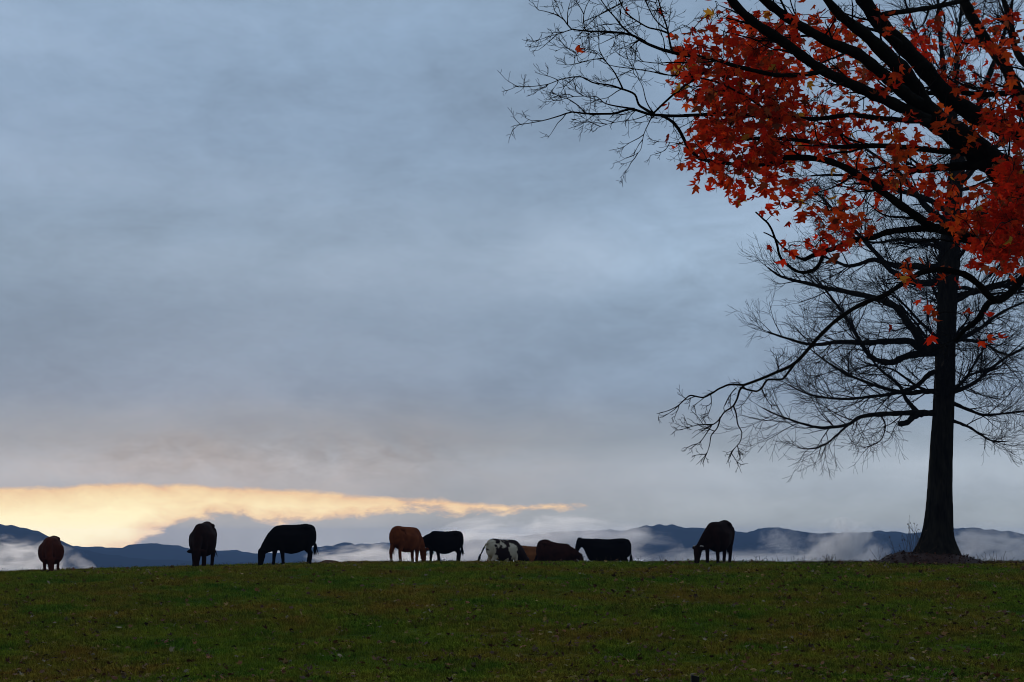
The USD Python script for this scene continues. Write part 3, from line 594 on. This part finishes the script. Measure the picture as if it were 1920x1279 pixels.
def dress(P, lo, count, L0, soup, cfg, rg, rlo=0.009):
    P3, R3 = P[:, :3], P[:, 3]
    for k in range(count):
        t = rg.uniform(lo, 1.0) if k else 1.0
        i = min(len(P3) - 2, int(t * (len(P3) - 1))); d = P3[i + 1] - P3[i]; d /= np.linalg.norm(d)
        ax = rg.normal(0, 1, 3); ax -= d * ax.dot(d); ax /= np.linalg.norm(ax)
        a = R_(rg.uniform(20, 65)) if k else 0.0
        grow(soup, rg, P3[i + (k == 0)], d * math.cos(a) + ax * math.sin(a), L0 * (rg.uniform(0.5, 1.2) * (1.1 - 0.35 * t) if k else 0.3), min(max(R3[i] * 0.5, rlo), 0.022), 0, cfg)
for i, (pts, dy, w0, w1) in enumerate(traced):
    P = blimb(pts, dy, w0, w1, i)
    if i == 4: continue
    ln_ = np.linalg.norm(np.diff(P[:, :3], axis=0), axis=1).sum()
    dress(P, 0.22, int(4 + ln_ * 3.0), 1.8 if i not in (8, 9) else 0.7, soup1, cfg1, rg)
for k in range(26):                                                        # limbs that reach towards and away from the viewer, all round
    z = rg.uniform(base_z + 5.2, base_z + 13.2); p = tp(z); a = rg.uniform(0, 2 * math.pi)
    if abs(math.sin(a)) < 0.45: a += math.pi / 2
    Lb = rg.uniform(2.4, 4.6) * (1.0 if z < base_z + 10 else 0.75); d = np.array([math.cos(a), math.sin(a), rg.uniform(-0.05, 0.5)])
    pts = [np.r_[p, 0.075]]; q = p
    for i in range(6):
        d = d + rg.normal(0, 0.16, 3) + [0, 0, 0.05]; d /= np.linalg.norm(d); q = q + d * Lb / 6; pts.append(np.r_[q, 0.075 - 0.009 * (i + 1)])
    P = T1.limb(np.array(pts), sides=7, seed=k); dress(P, 0.25, int(4 + Lb * 2.5), 1.75, soup1, cfg1, rg)
obj('twigs', soup1.mesh(), M['twig'], bt, kind='stuff')
print('bare twig triangles', sum(len(f) for f in soup1.f))

# --- the maple in the foreground
MY = 22.0; KM = MY / FPX
mt_ = thing('maple_tree', 'nearer maple with red and orange leaves reaching in from the right', 'tree', (0, 0, 0))
T2 = Tree(mt_, M['maple_bark'])
MTX = at(2330, 600, MY)[0]; mz = ground1(MTX, MY)
P = np.array([(MTX + 0.10, MY, mz - 0.15, 0.62), (MTX + 0.08, MY, mz + 0.25, 0.46), (MTX + 0.04, MY, mz + 1.0, 0.39), (MTX, MY, at(2330, 760, MY)[2], 0.36), (MTX - 0.1, MY, at(2310, 560, MY)[2], 0.34), (MTX - 0.2, MY, at(2290, 420, MY)[2], 0.32), (MTX - 0.3, MY + 0.2, at(2280, 100, MY)[2], 0.26), (MTX - 0.5, MY + 0.4, at(2250, -300, MY)[2], 0.18), (MTX - 0.7, MY + 0.4, at(2230, -700, MY)[2], 0.08)])
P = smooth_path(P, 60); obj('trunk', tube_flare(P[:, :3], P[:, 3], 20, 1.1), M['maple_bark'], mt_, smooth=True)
soup2 = Soup(); rg2 = np.random.default_rng(17)
def mlimb(pts, d0, d1, w0, w1, seed, name='limb', sides=9):
    n = len(pts); out = []
    for i, (px, py) in enumerate(pts):
        t = i / (n - 1); p = at(px, py, MY + d0 + (d1 - d0) * t); out.append(np.r_[p, 0.9 * (w0 + (w1 - w0) * t ** 0.75) * KM])
    return T2.limb(np.array(out), name, sides, wob=0.3 if w0 > 4 else 0.15, seed=seed)
maple = [  # pixel polyline, depth at start and end relative to the trunk, width in pixels at start and end
    ([(2290, 520), (2100, 450), (1960, 385), (1890, 345), (1837, 297), (1784, 256), (1737, 219), (1712, 172), (1690, 141), (1655, 100), (1615, 62), (1575, 30), (1540, -15)], 0, -2.0, 46, 7),
    ([(1722, 196), (1690, 170), (1640, 125), (1600, 100), (1560, 85), (1500, 50), (1450, 15), (1410, -20)], -1.35, -2.4, 14, 8),
    ([(1738, 226), (1700, 205), (1640, 178), (1600, 160), (1540, 132), (1480, 88), (1440, 60), (1398, 28), (1362, -15)], -1.25, -2.8, 13, 8),
    ([(2280, 330), (2100, 300), (1920, 258), (1847, 225), (1768, 175), (1737, 134), (1684, 78), (1653, 47), (1628, 16), (1610, -20)], 0.3, -0.6, 22, 15),
    ([(1690, 84), (1660, 64), (1630, 54), (1600, 46)], -0.45, -0.8, 6, 2),
    ([(1655, 27), (1706, 20), (1753, 12), (1800, 2), (1850, -15)], -0.5, 0.8, 6, 5),
    ([(2280, 330), (2050, 300), (1950, 250), (1910, 190), (1884, 131), (1853, 88), (1825, 41), (1800, -5), (1780, -40)], 0.2, 1.0, 17, 11),
    ([(2270, 200), (2050, 180), (1960, 150), (1920, 116), (1903, 88), (1893, 38), (1876, -15)], 0.3, 1.6, 12, 6),
    ([(2280, 250), (2100, 200), (1985, 170), (1920, 172), (1847, 178), (1784, 172), (1721, 176), (1660, 168), (1610, 172)], 0, 0.8, 8, 4.5),
    ([(1850, 305), (1784, 313), (1740, 318), (1706, 319), (1668, 312), (1620, 318)], -0.8, 0.2, 11, 3),
    ([(1830, 290), (1753, 281), (1678, 275), (1620, 274), (1559, 275), (1503, 263), (1450, 258), (1400, 262)], -0.8, -1.6, 7, 3),
    ([(2280, 620), (2080, 520), (1940, 468), (1862, 452), (1810, 445), (1780, 431), (1750, 425), (1720, 405), (1680, 378), (1628, 341), (1580, 312), (1530, 296), (1470, 296)], 0, -1.4, 14, 6),
    ([(1785, 432), (1735, 429), (1670, 434), (1635, 445), (1602, 450), (1560, 468), (1540, 473), (1507, 488)], -0.6, -0.2, 8, 4.2),
    ([(1542, 470), (1538, 490), (1522, 508), (1502, 511), (1475, 497), (1461, 480), (1455, 455), (1440, 420), (1428, 408), (1417, 398)], -0.3, -0.9, 4.5, 1.6),
    ([(1510, 488), (1495, 482), (1470, 465), (1450, 445), (1432, 436)], -0.2, -0.5, 3.2, 1.2),
    ([(2290, 700), (2060, 590), (1960, 480), (1920, 515), (1882, 553), (1862, 562), (1835, 535), (1802, 512), (1765, 505), (1735, 507), (1700, 525), (1660, 552), (1620, 568), (1570, 600), (1527, 641), (1490, 682), (1452, 700), (1395, 722)], 0, -2.2, 11, 2.4),
    ([(1875, 560), (1858, 565), (1835, 597), (1810, 618), (1790, 640)], -0.55, -0.4, 9, 4),
    ([(1395, 722), (1372, 721), (1350, 728), (1332, 739), (1317, 745), (1295, 741), (1285, 748), (1272, 760), (1258, 768), (1243, 773)], -2.2, -2.6, 2.4, 0.7),
    ([(1395, 724), (1387, 732), (1382, 748), (1374, 762), (1358, 773), (1345, 790), (1333, 797), (1315, 796), (1300, 799), (1280, 805)], -2.2, -2.0, 2.4, 0.6),
    ([(1375, 761), (1380, 775), (1383, 795), (1391, 812), (1388, 828), (1378, 840), (1370, 854)], -2.1, -2.2, 1.7, 0.5),
    ([(1350, 782), (1346, 800), (1333, 818), (1331, 832), (1327, 846), (1322, 858)], -2.1, -2.2, 1.5, 0.5),
    ([(1334, 798), (1325, 812), (1315, 826), (1302, 836)], -2.1, -2.2, 1.3, 0.5),
    ([(1490, 682), (1478, 698), (1466, 711), (1440, 712), (1428, 728), (1418, 734), (1404, 731), (1393, 728)], -1.9, -2.1, 2.6, 1.6),
    ([(1428, 728), (1434, 742), (1441, 754)], -2.0, -2.1, 1.6, 0.7),
    ([(1332, 739), (1334, 755), (1331, 768)], -2.3, -2.3, 1.0, 0.4),
    ([(1452, 700), (1460, 690), (1455, 678), (1462, 670)], -2.1, -2.3, 1.3, 0.5),
    ([(1380, 728), (1368, 742), (1360, 757), (1357, 765)], -2.2, -2.5, 1.2, 0.4),
    # bare outer branches, upper left
    ([(1742, 228), (1680, 224), (1600, 215), (1520, 222), (1450, 218), (1380, 213), (1313, 214), (1254, 216), (1223, 214), (1185, 204), (1148, 213), (1098, 213), (1076, 210), (1050, 217), (1023, 225), (979, 233)], -1.4, -2.4, 6, 0.7),
    ([(1226, 214), (1210, 205), (1198, 197), (1191, 178), (1163, 166), (1140, 159), (1116, 156), (1088, 144), (1055, 148), (1023, 159), (973, 163)], -2.1, -2.8, 3.0, 0.6),
    ([(1168, 168), (1160, 150), (1151, 134), (1132, 109), (1123, 88), (1123, 75), (1110, 62)], -2.5, -2.6, 1.8, 0.5),
    ([(1132, 109), (1110, 112), (1085, 116), (1080, 100), (1066, 91)], -2.5, -2.9, 1.2, 0.5),
    ([(1190, 204), (1160, 200), (1135, 194), (1116, 181), (1079, 181), (1050, 188)], -2.3, -2.0, 2.0, 0.5),
    ([(1098, 213), (1080, 195), (1060, 184), (1045, 182)], -2.4, -2.4, 1.3, 0.5),
    ([(1545, 134), (1470, 142), (1400, 130), (1330, 110), (1266, 100), (1226, 88), (1200, 76), (1185, 66), (1135, 59), (1100, 58), (1073, 55), (1054, 34), (1035, 25), (1010, 19)], -2.4, -3.0, 5, 0.6),
    ([(1185, 66), (1165, 48), (1154, 34), (1140, 18), (1122, -8)], -2.7, -2.5, 2.2, 1.0),
    ([(1262, 100), (1256, 80), (1251, 53), (1243, 30), (1233, -6)], -2.5, -2.0, 2.6, 1.4),
    ([(1252, 62), (1235, 56), (1220, 53), (1195, 40), (1179, 28), (1160, -4)], -2.4, -2.8, 2.0, 1.0),
    ([(1250, 55), (1228, 36), (1215, 12), (1205, -8)], -2.3, -2.1, 1.6, 0.8),
    ([(1073, 55), (1045, 64), (1010, 75)], -2.9, -3.1, 1.2, 0.5),
    ([(1098, 58), (1094, 35), (1098, 15), (1110, -5)], -2.8, -2.9, 1.1, 0.6),
    ([(1450, 218), (1390, 176), (1330, 150), (1290, 143), (1254, 141), (1220, 134), (1179, 128), (1150, 124), (1135, 119)], -2.0, -2.4, 2.4, 0.6),
    ([(1345, 114), (1300, 118), (1260, 117), (1225, 118), (1195, 114), (1170, 108)], -2.2, -2.7, 1.8, 0.5),
    ([(1220, 218), (1240, 198), (1273, 169), (1300, 150), (1330, 130)], -2.1, -1.9, 1.8, 2.6),
    ([(1224, 216), (1216, 232), (1207, 253), (1201, 281), (1188, 291)], -2.1, -2.3, 1.3, 0.4),
    ([(1240, 217), (1262, 230), (1273, 244), (1288, 272), (1300, 288), (1310, 297), (1335, 303), (1398, 310), (1470, 304)], -2.1, -1.4, 2.6, 4.2),
    ([(1215, 214), (1190, 224), (1150, 230), (1120, 240)], -2.2, -2.5, 1.2, 0.4),
    ([(1288, 272), (1265, 268), (1235, 266)], -1.9, -2.2, 1.0, 0.4),
    ([(1226, 212), (1212, 190), (1204, 160), (1190, 140)], -2.1, -2.6, 1.6, 0.5),
]
cfg2 = dict(seg=[0.06, 0.05, 0.04], wander=[0.16, 0.2, 0.22], up=[0.12, 0.2, 0.2], kids=[5, 3], levels=3, len=[0.55, 0.24, 0.12], angle=(25, 60), rmin=0.0022)
mP = []
for i, (pts, a, b, w0, w1) in enumerate(maple):
    P = mlimb(pts, a, b, w0, w1, i, 'limb' if w0 > 4.4 else 'branch', 9 if w0 > 4 else 6); mP.append(P)
for i in range(len(maple)):
    if 12 <= i < 16: continue
    if i < 16:                                                          # dark side branches among the leaves
        P = mP[i].copy(); ln_ = np.linalg.norm(np.diff(P[:, :3], axis=0), axis=1).sum(); P[:, 3] = np.minimum(P[:, 3], 0.030)
        dress(P, 0.35, int(2 + ln_ * 2.6), 0.85, soup2, dict(cfg2, len=[0.85, 0.4, 0.18], kids=[4, 2], seg=[0.08, 0.06, 0.05]), rg2, 0.008); continue
    P = mP[i]; ln_ = np.linalg.norm(np.diff(P[:, :3], axis=0), axis=1).sum()
    spread = 17 <= i <= 26
    cfg = dict(cfg2, up=[0.0, 0.02, 0.02], kids=[2.5, 2], wander=[0.13, 0.16, 0.18]) if spread else cfg2
    P2 = P.copy(); P2[:, 3] = np.minimum(P2[:, 3], 0.012)
    dress(P2, 0.3, int(2 + ln_ * (5 if spread else 4.5)), 0.26 if spread else 0.42, soup2, dict(cfg, len=[0.3, 0.14, 0.08]) if spread else cfg, rg2, 0.0055)
# leaf clusters: centre, radii (pixels), number, tone (0 red .. 1 orange), depth spread
CL = [(1325, 110, 55, 75, 75, .2), (1400, 150, 70, 105, 190, .35), (1345, 205, 50, 60, 90, .3), (1420, 230, 55, 55, 90, .3), (1290, 150, 28, 40, 22, .1), (1300, 55, 28, 25, 12, .1), (1330, 255, 45, 35, 34, .2), (1350, 25, 20, 30, 10, .3),
      (1415, 90, 45, 50, 60, .3), (1460, 160, 40, 70, 60, .4), (1380, 300, 60, 26, 34, .15), (1440, 330, 40, 26, 30, .2), (1300, 290, 16, 20, 8, .1), (1348, 322, 30, 14, 9, .2), (1378, 345, 20, 12, 4, .1),
      (1487, 47, 32, 25, 28, .2), (1580, 62, 55, 28, 60, .4), (1520, 90, 40, 30, 36, .5), (1712, 75, 30, 26, 46, .15), (1752, 40, 14, 14, 7, .1), (1668, 45, 16, 16, 9, .4), (1843, 40, 20, 26, 18, .4), (1871, 69, 24, 24, 20, .5), (1905, 40, 20, 30, 14, .4),
      (1815, 81, 26, 20, 22, .4), (1809, 150, 34, 20, 36, .2), (1834, 197, 24, 22, 26, .8), (1896, 200, 34, 44, 70, .1), (1771, 216, 22, 16, 16, .8), (1718, 200, 14, 12, 8, .1), (1518, 203, 46, 28, 50, .3), (1580, 235, 40, 26, 36, .25),
      (1510, 245, 34, 20, 26, .3), (1550, 266, 34, 20, 26, .1), (1659, 335, 32, 26, 40, .3), (1762, 335, 36, 26, 34, .35), (1790, 370, 16, 50, 26, .6), (1675, 263, 30, 28, 28, .75), (1720, 300, 40, 16, 18, .7), (1605, 300, 34, 20, 20, .5), (1487, 353, 40, 28, 38, .35),
      (1545, 370, 16, 10, 7, .2), (1825, 366, 14, 12, 7, .8), (1893, 344, 36, 50, 100, .1), (1628, 180, 40, 18, 20, .7), (1815, 247, 32, 16, 22, .85), (1860, 262, 20, 12, 8, .9), (1600, 120, 40, 24, 26, .4), (1660, 120, 34, 26, 22, .3), (1590, 145, 40, 18, 18, .5),
      (1480, 270, 40, 26, 32, .2), (1460, 120, 40, 30, 30, .3), (1545, 25, 30, 22, 16, .5), (1440, 30, 30, 30, 22, .3), (1690, 230, 24, 24, 10, .3),
      (1570, 400, 36, 22, 34, .55), (1585, 420, 34, 14, 20, .5), (1545, 440, 22, 22, 16, .15), (1520, 462, 18, 9, 7, .05), (1485, 455, 8, 18, 5, .05), (1555, 455, 20, 8, 7, .05), (1460, 385, 16, 8, 5, .1), (1510, 390, 14, 10, 5, .1), (1570, 455, 16, 8, 4, .1), (1620, 410, 16, 14, 8, .7),
      (1880, 425, 42, 50, 140, .1), (1905, 400, 30, 40, 70, .05), (1848, 462, 26, 24, 28, .1), (1830, 405, 34, 26, 36, .4), (1892, 472, 34, 14, 18, .05), (1800, 430, 16, 20, 12, .6), (1910, 300, 26, 40, 40, .1),
      (1715, 488, 14, 14, 7, .7), (1703, 520, 16, 9, 7, .2), (1690, 528, 14, 8, 5, .4), (1775, 495, 12, 6, 3, .9), (1790, 520, 14, 10, 4, .3), (1760, 525, 10, 10, 2, .2), (1640, 330, 20, 16, 9, .4), (1720, 340, 20, 20, 8, .1), (1750, 385, 24, 20, 10, .3),
      (1600, 372, 30, 14, 9, .3), (1430, 280, 40, 20, 22, .2), (1870, 140, 24, 24, 10, .5), (1780, 110, 16, 16, 5, .3), (1640, 250, 24, 16, 10, .5), (1735, 130, 20, 20, 8, .3)]
SINGLE = [(1078, 88, .1), (1730, 558, .05), (1674, 608, .3), (1748, 576, .1), (1744, 603, .8), (1749, 626, .05), (1866, 581, .05), (1836, 633, .0), (1850, 626, .05), (1866, 622, .05), (1806, 590, .1), (1385, 352, .1), (1176, 6, .1), (1232, 2, .1), (1500, 462, .05), (1478, 478, .05), (1346, 318, .1), (1298, 310, .1), (1256, 55, .1)]
def leaf_colour(tone, r):
    red, org = np.array([0.60, 0.024, 0.006]), np.array([0.60, 0.115, 0.012])
    t = np.clip(tone * 0.65 + r.normal(0, 0.18), 0, 1)
    c = (red * (1 - t) + org * t) * r.uniform(0.46, 1.18)
    q = r.uniform()
    if q < 0.10: c = np.array([0.22, 0.05, 0.018]) * r.uniform(0.6, 1.2)
    elif q < 0.115: c = np.array([0.55, 0.26, 0.03]) * r.uniform(0.7, 1.1)
    return np.clip(c, 0, 0.70)
nodes, rad = T2.allnodes(); nodes = nodes.copy()
clusters = []
for cx, cy, rx, ry, cnt, tone in CL:
    crown = cx > 1480 and cy < 330
    low = 1420 < cx < 1810 and cy >= 325
    left = cnt = int(cnt * (1.3 if crown else 1.05 if low else 1.8))
    dmid = rg2.normal(-0.2, 0.9) if crown else rg2.normal(-1.2, 0.5)
    while left > 0:
        k = min(left, int(rg2.integers(3, 7))); a, q = rg2.uniform(0, 6.28), math.sqrt(rg2.uniform()); left -= k
        clusters.append((at(cx + rx * q * math.cos(a), cy + ry * q * math.sin(a), MY + dmid + rg2.normal(0, 0.7)), k, tone))
for px, py, tone in SINGLE: clusters.append((at(px, py, MY - 1.6), 0, tone))
# each cluster hangs on a twig that leaves the nearest wood
d0 = np.array([np.min(np.linalg.norm(nodes - c[0], axis=1)) for c in clusters])
leaves = []
for ci in np.argsort(d0):
    c, k, tone = clusters[ci]
    nn = np.vstack([nodes]); dd = np.linalg.norm((nn - c) * [1, 0.8, 1], axis=1) + 0.25 * np.maximum(0, c[2] - nn[:, 2]) * 0
    j = int(np.argmin(dd)); p0 = nn[j]; dv = c - p0; Ld = np.linalg.norm(dv)
    if Ld > 0.05:
        ns = max(4, int(Ld / 0.07)); t = np.linspace(0, 1, ns)[:, None]
        path = p0 + dv * t + np.array([0, 0, 0.12 * Ld]) * np.sin(t * math.pi) + np.cumsum(rg2.normal(0, 0.010, (ns, 3)), 0) * np.sin(t * math.pi * 0.5)
        r0 = min(0.012, 0.004 + 0.006 * Ld); soup2.add(*tube(path, np.linspace(r0, 0.0025, ns), 4, close=False)); nodes = np.vstack([nodes, path[ns // 3:]]); c = path[-1]
    if k == 0: leaves.append((c, tone, 1.15))
    for _ in range(k): leaves.append((c + rg2.normal(0, 0.075, 3) + [0, 0, -0.02], tone, 1.0))
obj('twigs', soup2.mesh(), M['twig'], mt_, kind='stuff')
made = []
for p, tone, kz in leaves:
    size = rg2.uniform(0.075, 0.125) * kz; v, f = leaf_shape(size, rg2.uniform(-0.3, 1.7), rg2.uniform(-0.2, 1.0)); v[:, 0] += rg2.normal(0, 0.16) * v[:, 1]
    v = v - [0, -0.5 * size, 0.12 * size]
    tilt = rg2.normal(R_(128), R_(30))                                       # hanging, tip down
    R = rot([0, 0, 1], rg2.uniform(0, 6.28)) @ rot([1, 0, 0], -tilt) @ rot([0, 1, 0], rg2.normal(0, 0.4))
    col = leaf_colour(tone, rg2); made.append((p, v @ R.T + p, f, col, size))
order = sorted(range(len(made)), key=lambda i: (-(leaves[i][2] > 1.05), made[i][0][1] - made[i][4] * 40 + 3 * rg2.uniform()))
sl = Soup()
for n_, i in enumerate(order):
    p, v, f, col, size = made[i]
    if n_ < 290: obj('leaf', (v, f), M['leaf'], mt_, tint=np.broadcast_to(col, (len(v), 3)))
    else: sl.add(v, f, col)
obj('foliage', sl.mesh(), M['leaf'], mt_, tint=sl.tints(), kind='stuff')
print('maple leaves', len(made), 'twig tris', sum(len(f) for f in soup2.f))

# ------------------------------------------------------------------ the foot of the bare tree and the crest beside it
mound('leaf_litter', 'reddish brown leaf litter heaped round the foot of the bare tree', 'leaf litter', 1630, 1855, 1032, BY - 0.15, 1.7, M['litter'], 8, leaves=1100)
def weeds(label, px, py, Yd, n, h, spread, seed, lean=0.25, mat='drygrass', thick=0.006, name='weed'):
    r = np.random.default_rng(seed); t = thing(name, label, 'weeds', (0, 0, 0)); s = Soup(); hd = Soup()
    c = at(px, py, Yd)
    for _ in range(n):
        x, y = c[0] + r.normal(0, spread), Yd + r.normal(0, spread * 0.7); z = ground1(x, y); hh = h * r.uniform(0.35, 1.1)
        d = np.array([r.normal(0, lean), r.normal(0, lean), 1.0]); p = [np.array([x, y, z])]
        for i in range(5): d = d + r.normal(0, 0.10, 3) + [0, 0, -0.03 * i]; d /= np.linalg.norm(d); p.append(p[-1] + d * hh / 5)
        s.add(*tube(p, np.linspace(thick, thick * 0.45, 6), 4, close=False))
        for i in (3, 4):
            if h > 0.8 and r.uniform() < 0.7:
                q = p[i]; s.add(*tube([q, q + d * hh * 0.1 + r.normal(0, 0.03, 3), q + d * hh * 0.22 + r.normal(0, 0.07, 3)], [thick * 0.6, thick * 0.5, thick * 0.3], 3, close=False))
                hd.add(*tube([p[5] + r.normal(0, 0.02, 3), p[5] + d * 0.05], [0.012, 0.004], 4))
    obj('stems', s.mesh(), M[mat], t)
    if hd.n: obj('seed_heads', hd.mesh(), M[mat], t)
weeds('tall dry weed stems standing at the left foot of the bare tree', 1716, 1050, BY - 0.2, 26, 1.5, 0.28, 1, lean=0.12)
weeds('brown grass tuft at the crest halfway between lone cow and bare tree', 1552, 1055, 62.5, 22, 0.38, 0.08, 2, lean=0.5, thick=0.009)
weeds('thin dry grass leaning left beside the leaf litter', 1690, 1054, 62.0, 30, 0.8, 0.35, 3, lean=0.5, thick=0.006)
weeds('few low stalks on the crest right of the bare tree', 1868, 1056, 63.0, 14, 0.45, 0.25, 4, lean=0.25, thick=0.007)
weeds('scrubby dark weeds at the right foot of the bare tree', 1816, 1056, 62.3, 30, 0.42, 0.16, 5, lean=0.4, thick=0.009)
s = Soup(); r = np.random.default_rng(77)
for _ in range(800):                                                        # stray stalks along the crest
    px = r.uniform(-20, 1960); Yd = r.uniform(60, 68); x = (px - CX) / FPX * Yd; z = ground1(x, Yd); hh = r.uniform(0.06, 0.19) * (1.5 if 1090 < px < 1560 else 1.0)
    d = np.array([r.normal(0, 0.3), r.normal(0, 0.3), 1.0]); s.add(*tube([(x, Yd, z), np.array([x, Yd, z]) + d * hh * 0.6, np.array([x, Yd, z]) + d * hh + [r.normal(0, 0.04), 0, 0]], [0.006, 0.004, 0.002], 3, close=False))
obj('grass_stalks', s.mesh(), M['drygrass'], label='stray dry grass stalks along the crest of the meadow', cat='grass', kind='stuff')
# post
pt = at(1303, 1266, 22.0); gz = ground1(pt[0], pt[1]); hp_ = pt[2] - gz
t = thing('fence_post', 'short dark weathered fence post at the bottom edge', 'post', (pt[0], pt[1], gz))
b = manifold3d.Manifold.cube((0.09, 0.09, hp_ + 0.3), True).translate((0, 0, (hp_ - 0.3) / 2)); b = b - manifold3d.Manifold.cube((0.3, 0.3, 0.1), True).rotate((0, 14, 0)).translate((0, 0, hp_ + 0.045))
v, f, _ = meshkit.arrays(b); obj('shaft', (v, f), M['post'], t)
v, f = tube([(0, -0.047, hp_ - 0.12), (0, -0.056, hp_ - 0.12)], [0.012, 0.012], 8); obj('insulator', (v, f), M['hoof'], t)
